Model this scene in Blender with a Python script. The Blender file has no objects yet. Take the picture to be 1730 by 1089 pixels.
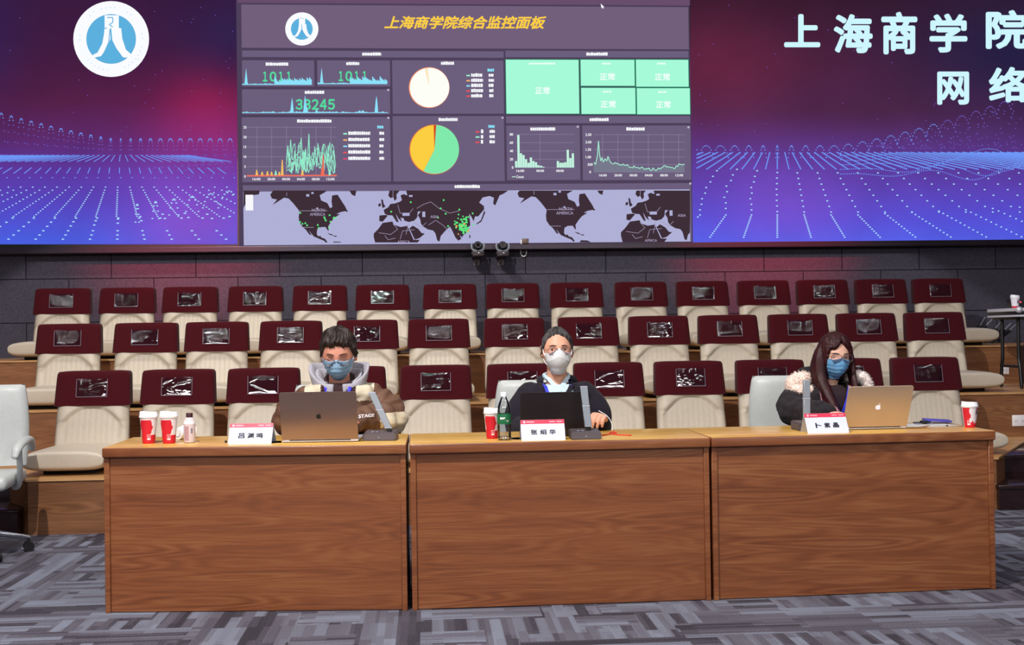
import bpy, bmesh, math, random
import numpy as np
from mathutils import Vector, Matrix, noise
from mathutils.bvhtree import BVHTree
from mathutils.geometry import tessellate_polygon

PI = math.pi
scn = bpy.context.scene
COL = scn.collection

# ------------------------------------------------------------------ camera
FPX = 1950.0                       # focal length in pixels of a 1730 px wide frame
CAM = Vector((0.0, -5.3535, 1.2551))
PIT, YAW, ROL = 0.00994, 0.07262, 0.01448
Fw = Vector((math.sin(YAW) * math.cos(PIT), math.cos(YAW) * math.cos(PIT), math.sin(PIT)))
R0 = Vector((math.cos(YAW), -math.sin(YAW), 0))
U0 = R0.cross(Fw)
Rt = R0 * math.cos(ROL) - U0 * math.sin(ROL)
Up = U0 * math.cos(ROL) + R0 * math.sin(ROL)
cd = bpy.data.cameras.new('camera')
cam = bpy.data.objects.new('camera', cd)
COL.objects.link(cam)
cd.sensor_width = 36.0
cd.lens = FPX / 1730 * 36
cd.clip_end = 100
M = Matrix((Rt, Up, -Fw)).transposed().to_4x4()
M.translation = CAM
cam.matrix_world = M
scn.camera = cam


def at(u, v, X=None, Y=None, Z=None):
    """The point of a world plane seen at photo pixel (u, v)."""
    d = Fw * FPX + Rt * (u - 865) - Up * (v - 544.5)
    if Y is not None:
        t = (Y - CAM.y) / d.y
    elif Z is not None:
        t = (Z - CAM.z) / d.z
    else:
        t = (X - CAM.x) / d.x
    return CAM + d * t


# ------------------------------------------------------------------ view, world, lights
scn.view_settings.view_transform = 'Standard'
scn.view_settings.look = 'None'
scn.view_settings.exposure = 0.0
scn.view_settings.gamma = 1.0
scn.view_settings.use_curve_mapping = False


def S(r, g, b):
    f = lambda c: ((c / 255 + 0.055) / 1.055) ** 2.4 if c > 10 else c / 255 / 12.92
    return (f(r), f(g), f(b), 1.0)


w = bpy.data.worlds.new('hall')
scn.world = w
w.use_nodes = True
w.node_tree.nodes['Background'].inputs[0].default_value = S(150, 140, 160)
w.node_tree.nodes['Background'].inputs[1].default_value = 0.13


def aim(o, target):
    o.rotation_euler = (Vector(target) - o.location).to_track_quat('-Z', 'Y').to_euler()


def area(name, loc, target, sx, sy, power, col=(1, 1, 1)):
    l = bpy.data.lights.new(name, 'AREA')
    l.shape = 'RECTANGLE'
    l.size, l.size_y, l.energy, l.color = sx, sy, power, col
    o = bpy.data.objects.new(name, l)
    COL.objects.link(o)
    o.location = loc
    aim(o, target)
    return o


def spot(name, loc, target, power, angle, blend, radius, col=(1, 1, 1)):
    l = bpy.data.lights.new(name, 'SPOT')
    l.energy, l.spot_size, l.spot_blend, l.shadow_soft_size, l.color = power, math.radians(angle), blend, radius, col
    o = bpy.data.objects.new(name, l)
    COL.objects.link(o)
    o.location = loc
    aim(o, target)
    return o


# ceiling panels over the floor in front and over the seats
for x in (-3.4, 0.0, 3.4):
    area('ceiling_panel_light', (x, 3.6, 6.2), (x, 4.2, 0), 1.5, 0.7, 14, (1.0, 0.94, 0.88))
# rows of linear lamps in the ceiling of the hall
for y, p in ((0.4, 18), (-2.4, 22), (-4.8, 28), (-7.4, 30)):
    for x in (-6.6, -3.0, 0.6, 4.2, 7.6):
        area('linear_ceiling_lamp', (x, y, 6.1), (x, y, 0), 2.2, 0.07, p, (0.97, 0.96, 1.0))
# added fill lights behind the camera that brighten faces and masks
for x in (-3.5, 3.5):
    area('added_fill_light', (x, -8.6, 3.6), (x * 0.3, 1.0, 1.0), 3.0, 1.2, 170, (1.0, 0.97, 0.95))
# stage spot from the front that washes the seats and the wall under the screen
spot('stage_spot_light', (-1.5, -3.0, 6.0), (0.65, 6.0, -6.1), 1900, 77.0, 0.04, 0.04, (1.0, 0.95, 0.90))
# a steeper lamp over the seats
spot('seat_spot_light', (-2.4, 3.2, 6.3), (0.2, 5.6, 0.8), 700, 100, 0.8, 0.08, (1.0, 0.93, 0.82))
# two added red lamps imitating the red glow on the wall under the screen
for u in (300, 1290):
    p = at(u, 415, Y=6.85)
    spot('added_red_glow_light', (p.x, -1.0, 6.6), p + Vector((0, 0, 0.35)), 7000, 17, 1.0, 0.15, (1.0, 0.03, 0.10))


# ------------------------------------------------------------------ materials
class NT:
    def __init__(s, name):
        s.m = bpy.data.materials.new(name)
        s.m.use_nodes = True
        s.t = s.m.node_tree
        s.b = s.t.nodes['Principled BSDF']
        s.out = s.t.nodes['Material Output']

    def n(s, kind, **kw):
        nd = s.t.nodes.new(kind)
        for k, v in kw.items():
            if k.startswith('i_'):
                key = k[2:]
                key = int(key) if key.isdigit() else key.replace('_', ' ')
                if isinstance(v, bpy.types.NodeSocket):
                    s.t.links.new(v, nd.inputs[key])
                else:
                    nd.inputs[key].default_value = v
            else:
                setattr(nd, k, v)
        return nd

    def l(s, a, b):
        s.t.links.new(a, b)

    def math(s, op, a, b=0.0, c=None):
        nd = s.t.nodes.new('ShaderNodeMath')
        nd.operation = op
        for i, v in enumerate((a, b, c)):
            if v is None:
                continue
            if isinstance(v, bpy.types.NodeSocket):
                s.l(v, nd.inputs[i])
            else:
                nd.inputs[i].default_value = v
        return nd.outputs[0]

    def mapped(s, scale, coord='Object'):
        tc = s.n('ShaderNodeTexCoord')
        mp = s.n('ShaderNodeMapping')
        s.l(tc.outputs[coord], mp.inputs[0])
        mp.inputs['Scale'].default_value = scale
        return mp.outputs[0]

    def ramp(s, fac, stops):
        r = s.n('ShaderNodeValToRGB')
        e = r.color_ramp.elements
        while len(e) < len(stops):
            e.new(0.5)
        for k, (p, c) in enumerate(stops):
            e[k].position, e[k].color = p, c
        s.l(fac, r.inputs[0])
        return r.outputs[0]

    def bump(s, h, strength, dist=0.01):
        b = s.n('ShaderNodeBump')
        b.inputs['Strength'].default_value = strength
        b.inputs['Distance'].default_value = dist
        s.l(h, b.inputs['Height'])
        s.l(b.outputs[0], s.b.inputs['Normal'])


def plain(name, col, rough=0.5, metal=0.0, spec=0.5, noise_amt=0.0, nscale=20, bump=0.0, sheen=0.0, coat=0.0):
    t = NT(name)
    t.b.inputs['Base Color'].default_value = col
    t.b.inputs['Roughness'].default_value = rough
    t.b.inputs['Metallic'].default_value = metal
    t.b.inputs['Specular IOR Level'].default_value = spec
    t.b.inputs['Coat Weight'].default_value = coat
    t.b.inputs['Sheen Weight'].default_value = sheen
    if noise_amt or bump:
        nz = t.n('ShaderNodeTexNoise')
        t.l(t.mapped((1, 1, 1)), nz.inputs[0])
        nz.inputs['Scale'].default_value = nscale
        nz.inputs['Detail'].default_value = 4
        if noise_amt:
            k = noise_amt
            lo = tuple(c * (1 - k) for c in col[:3]) + (1,)
            hi = tuple(min(1, c * (1 + k)) for c in col[:3]) + (1,)
            t.l(t.ramp(nz.outputs[0], ((0.3, lo), (0.7, hi))), t.b.inputs['Base Color'])
        if bump:
            t.bump(nz.outputs[0], bump)
    return t.m


def wood(name, dark, mid, light, rough, period=0.24, coat=0.0):
    t = NT(name)
    tc = t.n('ShaderNodeTexCoord')
    sp = t.n('ShaderNodeSeparateXYZ')
    t.l(tc.outputs['Object'], sp.inputs[0])
    x, y, z = sp.outputs
    zz = t.math('ADD', z, t.math('MULTIPLY', y, 0.8))
    zm = t.math('MODULO', t.math('ADD', zz, 10.0), period)
    row = t.math('FLOOR', t.math('DIVIDE', t.math('ADD', zz, 10.0), period))
    cx = t.n('ShaderNodeCombineXYZ')
    oi = t.n('ShaderNodeObjectInfo')
    t.l(t.math('ADD', t.math('MULTIPLY', x, 0.75), t.math('ADD', t.math('MULTIPLY', row, 0.31), t.math('MULTIPLY', oi.outputs['Random'], 9.0))), cx.inputs[0])
    t.l(t.math('MULTIPLY', zm, 9.0), cx.inputs[1])
    n1 = t.n('ShaderNodeTexNoise', i_Scale=1.0, i_Detail=1.5, i_Roughness=0.45)
    t.l(cx.outputs[0], n1.inputs[0])
    rings = t.math('SINE', t.math('MULTIPLY', n1.outputs[0], 110.0))
    cf = t.n('ShaderNodeCombineXYZ')
    t.l(t.math('MULTIPLY', x, 6.0), cf.inputs[0])
    t.l(t.math('MULTIPLY', zz, 190.0), cf.inputs[1])
    n2 = t.n('ShaderNodeTexNoise', i_Scale=1.0, i_Detail=3.0)
    t.l(cf.outputs[0], n2.inputs[0])
    cb = t.n('ShaderNodeCombineXYZ')
    t.l(t.math('MULTIPLY', x, 0.7), cb.inputs[0])
    t.l(t.math('MULTIPLY', zz, 11.0), cb.inputs[1])
    n3 = t.n('ShaderNodeTexNoise', i_Scale=1.0, i_Detail=2.0)
    t.l(cb.outputs[0], n3.inputs[0])
    # rings read clearly only inside the figured bands
    band = t.math('MULTIPLY', t.math('POWER', n1.outputs[0], 2.0), 0.29)
    f = t.math('ADD', t.math('MULTIPLY', rings, band), t.math('ADD', t.math('MULTIPLY', n2.outputs[0], 0.42), t.math('MULTIPLY', n3.outputs[0], 0.62)))
    c = t.ramp(f, ((0.26, dark), (0.52, mid), (0.80, light)))
    t.l(c, t.b.inputs['Base Color'])
    t.b.inputs['Roughness'].default_value = rough
    t.b.inputs['Coat Weight'].default_value = coat
    t.b.inputs['Coat Roughness'].default_value = 0.18
    t.bump(n2.outputs[0], 0.08, 0.002)
    return t.m


def emis(name, col, strength=1.0, sample=False):
    t = NT(name)
    e = t.n('ShaderNodeEmission')
    e.inputs[0].default_value = col
    e.inputs[1].default_value = strength
    t.l(e.outputs[0], t.out.inputs[0])
    if not sample:
        t.m.cycles.emission_sampling = 'NONE'
    return t.m


def carpet():
    t = NT('carpet_tiles')
    tc = t.n('ShaderNodeTexCoord')

    def brick(rot, bw, rh, off, loc=(0, 0, 0)):
        mp = t.n('ShaderNodeMapping')
        t.l(tc.outputs['Object'], mp.inputs[0])
        mp.inputs['Rotation'].default_value = (0, 0, rot)
        mp.inputs['Location'].default_value = loc
        b = t.n('ShaderNodeTexBrick')
        b.offset, b.offset_frequency, b.squash = off, 2, 1.0
        t.l(mp.outputs[0], b.inputs[0])
        b.inputs['Color1'].default_value = (0, 0, 0, 1)
        b.inputs['Color2'].default_value = (1, 1, 1, 1)
        b.inputs['Scale'].default_value = 1.0
        b.inputs['Mortar Size'].default_value = 0.0
        b.inputs['Bias'].default_value = 0.0
        b.inputs['Brick Width'].default_value = bw
        b.inputs['Row Height'].default_value = rh
        return b.outputs[0]
    ha = brick(0, 0.52, 0.052, 0.37)
    hb = brick(0, 0.31, 0.021, 0.43, (0.13, 0.07, 0))
    va = brick(PI / 2, 0.46, 0.050, 0.41, (0.2, 0.1, 0))
    vb = brick(PI / 2, 0.33, 0.033, 0.33, (0.4, 0.3, 0))
    sel = brick(0, 0.27, 0.21, 0.5, (0.05, 0.02, 0))
    h = t.math('ADD', t.math('MULTIPLY', ha, 0.74), t.math('MULTIPLY', hb, 0.26))
    v = t.math('ADD', t.math('MULTIPLY', va, 0.74), t.math('MULTIPLY', vb, 0.26))
    pick = t.math('GREATER_THAN', sel, 0.56)
    mix = t.math('ADD', t.math('MULTIPLY', h, t.math('SUBTRACT', 1.0, pick)), t.math('MULTIPLY', v, pick))
    nz = t.n('ShaderNodeTexNoise', i_Scale=160.0, i_Detail=3.0, i_Roughness=0.8)
    t.l(tc.outputs['Object'], nz.inputs[0])
    nb = t.n('ShaderNodeTexNoise', i_Scale=0.9, i_Detail=2.0)
    t.l(tc.outputs['Object'], nb.inputs[0])
    f = t.math('ADD', t.math('ADD', mix, t.math('MULTIPLY', t.math('SUBTRACT', nz.outputs[0], 0.5), 1.2)), t.math('MULTIPLY', t.math('SUBTRACT', nb.outputs[0], 0.5), 0.3))
    c = t.ramp(f, ((0.12, S(54, 50, 58)), (0.36, S(84, 80, 90)), (0.62, S(98, 97, 109)), (0.92, S(120, 125, 140))))
    t.l(c, t.b.inputs['Base Color'])
    t.b.inputs['Roughness'].default_value = 0.95
    t.b.inputs['Specular IOR Level'].default_value = 0.1
    t.bump(nz.outputs[0], 0.5, 0.004)
    return t.m


def felt_wall():
    t = NT('felt_wall_panels')
    tc = t.n('ShaderNodeTexCoord')
    mp = t.n('ShaderNodeMapping')
    t.l(tc.outputs['Object'], mp.inputs[0])
    mp.inputs['Rotation'].default_value = (-PI / 2, 0, 0)
    mp.inputs['Location'].default_value = (0.25, -0.09, 0)
    b = t.n('ShaderNodeTexBrick')
    b.offset = 0.5
    t.l(mp.outputs[0], b.inputs[0])
    b.inputs['Color1'].default_value = S(75, 72, 85)
    b.inputs['Color2'].default_value = S(80, 77, 90)
    b.inputs['Mortar'].default_value = S(36, 35, 44)
    for k, vv in (('Scale', 1.0), ('Mortar Size', 0.006), ('Mortar Smooth', 0.2), ('Brick Width', 0.86), ('Row Height', 0.45)):
        b.inputs[k].default_value = vv
    nz = t.n('ShaderNodeTexNoise', i_Scale=70.0, i_Detail=4.0, i_Roughness=0.8)
    t.l(tc.outputs['Object'], nz.inputs[0])
    mx = t.n('ShaderNodeMix', data_type='RGBA', blend_type='OVERLAY')
    mx.inputs[0].default_value = 0.6
    t.l(b.outputs[0], mx.inputs[6])
    t.l(t.ramp(nz.outputs[0], ((0.35, (0.3, 0.3, 0.3, 1)), (0.65, (0.7, 0.7, 0.7, 1)))), mx.inputs[7])
    t.l(mx.outputs[2], t.b.inputs['Base Color'])
    t.b.inputs['Roughness'].default_value = 0.95
    t.b.inputs['Specular IOR Level'].default_value = 0.1
    t.bump(nz.outputs[0], 0.4, 0.004)
    return t.m


def fabric(name, col, amt=0.25, scale=260, bump=0.35, sheen=0.25):
    return plain(name, col, 0.9, 0, 0.15, amt, scale, bump, sheen)


def clear(name, tint, gloss=0.35, rough=0.05, base=0.06):
    t = NT(name)
    tr = t.n('ShaderNodeBsdfTransparent')
    tr.inputs[0].default_value = tint
    gl = t.n('ShaderNodeBsdfGlossy')
    gl.inputs['Roughness'].default_value = rough
    fr = t.n('ShaderNodeFresnel', i_IOR=1.45)
    mx = t.n('ShaderNodeMixShader')
    t.l(t.math('ADD', t.math('MULTIPLY', fr.outputs[0], gloss * 3), base), mx.inputs[0])
    t.l(tr.outputs[0], mx.inputs[1])
    t.l(gl.outputs[0], mx.inputs[2])
    t.l(mx.outputs[0], t.out.inputs[0])
    return t.m


def strands(name, dark, light, rough=0.38, spec=0.5):
    t = NT(name)
    nz = t.n('ShaderNodeTexNoise', i_Scale=1.0, i_Detail=3.0)
    t.l(t.mapped((85, 85, 10)), nz.inputs[0])
    t.l(t.ramp(nz.outputs[0], ((0.3, dark), (0.72, light))), t.b.inputs['Base Color'])
    t.b.inputs['Roughness'].default_value = rough
    t.b.inputs['Specular IOR Level'].default_value = spec
    t.bump(nz.outputs[0], 0.6, 0.004)
    return t.m


def vcol_emission(name):
    t = NT(name)
    a = t.n('ShaderNodeVertexColor')
    a.layer_name = 'picture'
    nz = t.n('ShaderNodeTexNoise', i_Scale=1.6, i_Detail=3.0)
    t.l(t.mapped((1, 1, 1)), nz.inputs[0])
    e = t.n('ShaderNodeEmission')
    t.l(a.outputs[0], e.inputs[0])
    t.l(t.math('ADD', 0.82, t.math('MULTIPLY', nz.outputs[0], 0.36)), e.inputs[1])
    t.l(e.outputs[0], t.out.inputs[0])
    return t.m


MT = {}
MT['desk'] = wood('oak_veneer_red', S(98, 50, 24), S(128, 72, 38), S(150, 97, 58), 0.42, 0.24, 0.25)
MT['desktop'] = wood('oak_veneer_top_sheen', S(186, 134, 54), S(216, 168, 80), S(232, 192, 108), 0.3, 0.3, 0.2)  # paler than the desk sides: reflections on the lacquer are put into the colour
MT['deskgap'] = plain('shadow_gap_strip', S(70, 38, 22), 0.6)
MT['tier'] = wood('tier_veneer', S(96, 60, 36), S(126, 82, 51), S(150, 104, 68), 0.45, 0.36, 0.15)
MT['tread'] = wood('tread_laminate', S(160, 115, 70), S(188, 142, 92), S(206, 165, 115), 0.4, 0.3, 0.2)
MT['carpet'] = carpet()
MT['wall'] = felt_wall()
MT['cream'] = plain('cream_leather', S(188, 177, 161), 0.42, 0, 0.4, 0.03, 40, 0.02)
MT['maroon'] = fabric('maroon_velvet', S(62, 4, 15), 0.22, 240, 0.35, 0.06)
MT['base'] = plain('dark_base', S(30, 26, 26), 0.6)
MT['pocket'] = clear('clear_vinyl', (0.84, 0.78, 0.92, 1), 0.6, 0.03, 0.06)
MT['seam'] = plain('vinyl_weld', S(150, 135, 150), 0.3)
MT['whiteleather'] = plain('white_leather', S(180, 184, 183), 0.4, 0, 0.4, 0.03, 50, 0.05)
MT['chrome'] = plain('chrome', S(200, 205, 212), 0.16, 1.0)
MT['black'] = plain('black_plastic', S(22, 21, 23), 0.38)
MT['blackgloss'] = wood('dark_polished_wood', S(24, 12, 14), S(36, 18, 20), S(48, 26, 28), 0.16, 0.3, 0.6)
MT['darkmetal'] = plain('dark_metal', S(84, 74, 78), 0.4, 0.1)
MT['grey'] = plain('grey_aluminium', S(150, 158, 168), 0.4, 0.15)
MT['silver'] = plain('silver_aluminium', S(205, 206, 216), 0.32, 0.3)
MT['white'] = plain('white_plastic', S(236, 238, 244), 0.4)
MT['paper'] = plain('white_paper', S(206, 213, 234), 0.7)
MT['pinkpaper'] = plain('pink_paper', S(248, 222, 228), 0.7)
MT['red'] = plain('red_card', S(205, 24, 44), 0.5)
MT['crimson'] = plain('crimson_strip', S(214, 40, 74), 0.45)
MT['ink'] = plain('grey_ink', S(62, 62, 74), 0.7)
MT['softwhite'] = plain('white_print', S(244, 236, 240), 0.6)
MT['green'] = plain('green_label', S(18, 104, 62), 0.5)
MT['blue'] = plain('blue_ribbon', S(64, 66, 210), 0.55, 0, 0.3, 0.12, 90, 0.1)
MT['bluefolder'] = plain('blue_plastic', S(76, 74, 170), 0.4)
MT['skin'] = plain('skin', S(214, 158, 132), 0.5, 0, 0.4, 0.05, 35, 0.04)
MT['skin_pale'] = plain('skin_pale', S(220, 172, 150), 0.5, 0, 0.4, 0.05, 35, 0.04)
MT['skin_warm'] = plain('skin_warm', S(204, 140, 118), 0.5, 0, 0.4, 0.06, 35, 0.04)
MT['hair'] = strands('black_hair', S(24, 18, 18), S(58, 46, 42), 0.5, 0.3)
MT['hairgrey'] = strands('greying_hair', S(22, 18, 20), S(84, 80, 82), 0.55, 0.3)
MT['hairred'] = strands('dark_auburn_hair', S(30, 8, 10), S(62, 20, 22), 0.5, 0.25)
MT['brow'] = plain('brow_hair', S(48, 36, 34), 0.8)
MT['eyewhite'] = plain('eye_white', S(225, 215, 212), 0.25)
MT['iris'] = plain('dark_iris', S(28, 18, 16), 0.15)
MT['maskblue'] = plain('surgical_mask_blue', S(178, 218, 244), 0.85, 0, 0.2, 0.05, 30, 0.1)
MT['maskdeep'] = plain('surgical_mask_deep_blue', S(136, 198, 240), 0.85, 0, 0.2, 0.05, 30, 0.1)
MT['maskwhite'] = plain('respirator_white', S(246, 249, 252), 0.85, 0, 0.2, 0.02, 30, 0.08)
MT['puffer'] = plain('brown_nylon', S(100, 70, 54), 0.5, 0, 0.4, 0.12, 14, 0.12)
MT['creamnylon'] = plain('cream_nylon', S(208, 198, 174), 0.55, 0, 0.4, 0.05, 14, 0.1)
MT['hoodie'] = fabric('grey_jersey', S(164, 162, 172), 0.12, 160, 0.25, 0.1)
MT['hoodlining'] = fabric('dark_jersey', S(54, 36, 38), 0.15, 160, 0.2, 0.1)
MT['suit'] = fabric('black_wool', S(34, 30, 40), 0.25, 200, 0.25, 0.05)
MT['shirt'] = fabric('pale_blue_cotton', S(190, 212, 224), 0.05, 200, 0.15, 0.05)
MT['parka'] = fabric('black_parka', S(40, 36, 40), 0.3, 40, 0.3, 0.05)
MT['pinklining'] = fabric('dusty_pink_lining', S(164, 116, 126), 0.25, 60, 0.3, 0.1)
MT['fur'] = plain('cream_fur', S(238, 214, 202), 0.9, 0, 0.1, 0.18, 25, 0.2)
MT['furpink'] = plain('pink_white_fur', S(240, 226, 220), 0.9, 0, 0.1, 0.18, 25, 0.2)
MT['trouser'] = fabric('dark_trousers', S(34, 34, 42), 0.2, 150, 0.2, 0.05)
MT['lens'] = clear('spectacle_lens', (0.97, 0.95, 0.97, 1), 0.35, 0.02, 0.03)
MT['rim'] = plain('thin_metal_rim', S(104, 80, 84), 0.3, 0.3)
MT['bottle'] = clear('clear_bottle', (0.96, 0.97, 0.98, 1), 0.6, 0.07, 0.12)
MT['milk'] = plain('milky_bottle', S(206, 190, 192), 0.4)
MT['milklabel'] = plain('mauve_label', S(176, 140, 148), 0.5)
MT['cap'] = plain('maroon_cap', S(58, 22, 30), 0.5)
MT['lapbrown'] = plain('space_grey_lid', S(150, 126, 116), 0.36, 0.75)
MT['lapgold'] = plain('champagne_lid', S(204, 184, 164), 0.38, 0.5)
MT['lapblack'] = plain('matt_black_lid', S(34, 26, 28), 0.4)
MT['keys'] = plain('black_keys', S(20, 20, 22), 0.5)
MT['applewhite'] = emis('lit_logo', S(255, 240, 238), 1.0)
MT['redcord'] = plain('red_cord', S(220, 60, 46), 0.6)
MT['yellow'] = plain('manila_paper', S(214, 172, 90), 0.7)
MT['navy'] = plain('navy_print', S(52, 34, 84), 0.5)
MT['greyprint'] = plain('grey_print', S(120, 118, 140), 0.6)
MT['redled'] = emis('red_led', (1.0, 0.05, 0.06, 1), 3.0)
MT['whiteled'] = emis('white_led', (0.7, 0.85, 1.0, 1), 1.6)
MT['socket'] = plain('socket_plastic', S(228, 224, 228), 0.4)

# ------------------------------------------------------------------ mesh helpers


def NB():
    return bmesh.new()


def obj(name, bm, mat, parent=None, smooth=True, loc=None, angle=40):
    me = bpy.data.meshes.new(name)
    if isinstance(bm, bpy.types.Mesh):
        me = bm
        me.name = name
    else:
        bmesh.ops.recalc_face_normals(bm, faces=bm.faces)
        bm.to_mesh(me)
        bm.free()
    for m in (mat if isinstance(mat, (list, tuple)) else [mat]):
        me.materials.append(MT[m] if isinstance(m, str) else m)
    if smooth:
        me.shade_smooth()
        if angle < 180:
            me.set_sharp_from_angle(angle=math.radians(angle))
    o = bpy.data.objects.new(name, me)
    COL.objects.link(o)
    if parent:
        o.parent = parent
    if loc is not None:
        o.location = loc
    return o


def tag(o, label=None, cat=None, group=None, kind=None):
    for k, v in (('label', label), ('category', cat), ('group', group), ('kind', kind)):
        if v:
            o[k] = v
    return o


def thing(name, label, cat, loc=(0, 0, 0), rz=0.0, group=None):
    o = bpy.data.objects.new(name, None)
    o.empty_display_size = 0.1
    COL.objects.link(o)
    o.location = loc
    o.rotation_euler = (0, 0, rz)
    return tag(o, label, cat, group)


def copy_tree(o, parent=None):
    c = o.copy()
    COL.objects.link(c)
    if parent:
        c.parent = parent
    for ch in list(o.children):
        copy_tree(ch, c)
    return c


def box(bm, x0, x1, y0, y1, z0, z1, mi=0, bev=0.0, seg=2, mat=None):
    vs = [bm.verts.new((x, y, z)) for x in (x0, x1) for y in (y0, y1) for z in (z0, z1)]
    idx = ((0, 1, 3, 2), (4, 6, 7, 5), (0, 4, 5, 1), (2, 3, 7, 6), (0, 2, 6, 4), (1, 5, 7, 3))
    fs = [bm.faces.new([vs[i] for i in f]) for f in idx]
    for f in fs:
        f.material_index = mi
    if bev:
        es = list({e for f in fs for e in f.edges})
        r = bmesh.ops.bevel(bm, geom=es, offset=bev, segments=seg, profile=0.5, affect='EDGES')
        vs = list({v for f in r['faces'] for v in f.verts} | {v for v in vs if v.is_valid})
        for f in r['faces']:
            f.material_index = mi
    if mat is not None:
        vv = {v for v in vs if v.is_valid}
        bmesh.ops.transform(bm, matrix=mat, verts=list(vv))
    return vs


def loft(bm, rings, cap=True, mi=0, closed=True):
    n = len(rings[0])
    vr = [[bm.verts.new(p) for p in r] for r in rings]
    for a, b in zip(vr, vr[1:]):
        for i in range(n if closed else n - 1):
            j = (i + 1) % n
            f = bm.faces.new((a[i], a[j], b[j], b[i]))
            f.material_index = mi
    if cap:
        for r in (vr[0], vr[-1]):
            f = bm.faces.new(r)
            f.material_index = mi
    return vr


def lathe(bm, prof, n=28, mi=0, cx=0, cy=0, cap=True, mis=None):
    rings = [[(cx + r * math.cos(2 * PI * i / n), cy + r * math.sin(2 * PI * i / n), z) for i in range(n)] for r, z in prof]
    vr = loft(bm, rings, cap, mi)
    return vr


def spline(pts, k=6):
    pts = [Vector(p) for p in pts]
    P = [pts[0] * 2 - pts[1]] + pts + [pts[-1] * 2 - pts[-2]]
    out = []
    for i in range(1, len(P) - 2):
        for j in range(k):
            t = j / k
            a, b, c, d = P[i - 1], P[i], P[i + 1], P[i + 2]
            out.append(0.5 * ((2 * b) + (c - a) * t + (2 * a - 5 * b + 4 * c - d) * t * t + (3 * b - a - 3 * c + d) * t ** 3))
    out.append(pts[-1])
    return out


def tube(bm, pts, rad, n=10, mi=0, round_ends=False, flat=1.0):
    pts = [Vector(p) for p in pts]
    m = len(pts)
    R = [rad] * m if isinstance(rad, (int, float)) else list(rad)
    if len(R) != m:
        R = list(np.interp(np.linspace(0, 1, m), np.linspace(0, 1, len(R)), R))
    if round_ends:
        a, b = (pts[0] - pts[1]).normalized(), (pts[-1] - pts[-2]).normalized()
        pre = [(pts[0] + a * R[0] * k, R[0] * math.sqrt(max(0.02, 1 - k * k))) for k in (0.97, 0.75, 0.45)]
        post = [(pts[-1] + b * R[-1] * k, R[-1] * math.sqrt(max(0.02, 1 - k * k))) for k in (0.45, 0.75, 0.97)]
        pts = [p for p, _ in pre] + pts + [p for p, _ in post]
        R = [r for _, r in pre] + R + [r for _, r in post]
        m = len(pts)
    up = Vector((0, 0, 1))
    t0 = (pts[1] - pts[0]).normalized()
    if abs(t0.dot(up)) > 0.9:
        up = Vector((0, 1, 0))
    u = t0.cross(up).normalized()
    rings = []
    for i in range(m):
        t = (pts[min(i + 1, m - 1)] - pts[max(i - 1, 0)]).normalized()
        u = (u - t * u.dot(t)).normalized()
        v = t.cross(u)
        rings.append([pts[i] + (u * math.cos(2 * PI * k / n) + v * math.sin(2 * PI * k / n) * flat) * R[i] for k in range(n)])
    loft(bm, rings, True, mi)


def ball(bm, c, r, sx=1, sy=1, sz=1, mi=0, n=16):
    mat = Matrix.Translation(c) @ Matrix.Diagonal((r * sx, r * sy, r * sz, 1))
    g = bmesh.ops.create_uvsphere(bm, u_segments=n, v_segments=max(6, n // 2), radius=1, matrix=mat)
    for f in {f for v in g['verts'] for f in v.link_faces}:
        f.material_index = mi


def prism(bm, poly, thick, to3, mi=0):
    """A flat polygon (list of 2D points) given a thickness; to3 maps (x, y, depth) to 3D."""
    a = [bm.verts.new(to3(x, y, 0)) for x, y in poly]
    b = [bm.verts.new(to3(x, y, thick)) for x, y in poly]
    fs = [bm.faces.new(a), bm.faces.new(b[::-1])]
    n = len(a)
    for i in range(n):
        fs.append(bm.faces.new((a[i], b[i], b[(i + 1) % n], a[(i + 1) % n])))
    for f in fs:
        f.material_index = mi


def fuse(bm, voxel, smooth=2, keep=False):
    """Union of overlapping closed shells as one continuous skin."""
    me = bpy.data.meshes.new('fuse')
    bmesh.ops.recalc_face_normals(bm, faces=bm.faces)
    bm.to_mesh(me)
    bm.free()
    o = bpy.data.objects.new('fuse', me)
    COL.objects.link(o)
    md = o.modifiers.new('r', 'REMESH')
    md.mode, md.voxel_size = 'VOXEL', voxel
    if smooth:
        ms = o.modifiers.new('s', 'SMOOTH')
        ms.factor, ms.iterations = 0.5, smooth
    dg = bpy.context.evaluated_depsgraph_get()
    new = bpy.data.meshes.new_from_object(o.evaluated_get(dg))
    bpy.data.objects.remove(o)
    bpy.data.meshes.remove(me)
    b2 = bmesh.new()
    b2.from_mesh(new)
    bpy.data.meshes.remove(new)
    return b2


_txt = {}


def text_shape(body, shear=0.0, offset=0.0, res=3):
    """Verts (unit em, centred) and faces of a line of lettering."""
    key = (body, shear, offset)
    if key in _txt:
        return _txt[key]
    c = bpy.data.curves.new('lettering', 'FONT')
    c.body, c.shear, c.offset, c.resolution_u = body, shear, offset, res
    o = bpy.data.objects.new('lettering', c)
    COL.objects.link(o)
    dg = bpy.context.evaluated_depsgraph_get()
    me = bpy.data.meshes.new_from_object(o.evaluated_get(dg))
    vs = np.array([v.co[:] for v in me.vertices]).reshape(-1, 3)
    fs = [tuple(p.vertices) for p in me.polygons]
    bpy.data.objects.remove(o)
    bpy.data.curves.remove(c)
    bpy.data.meshes.remove(me)
    lo, hi = vs.min(0), vs.max(0)
    _txt[key] = (vs - (lo + hi) / 2, fs, hi - lo)
    return _txt[key]


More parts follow.
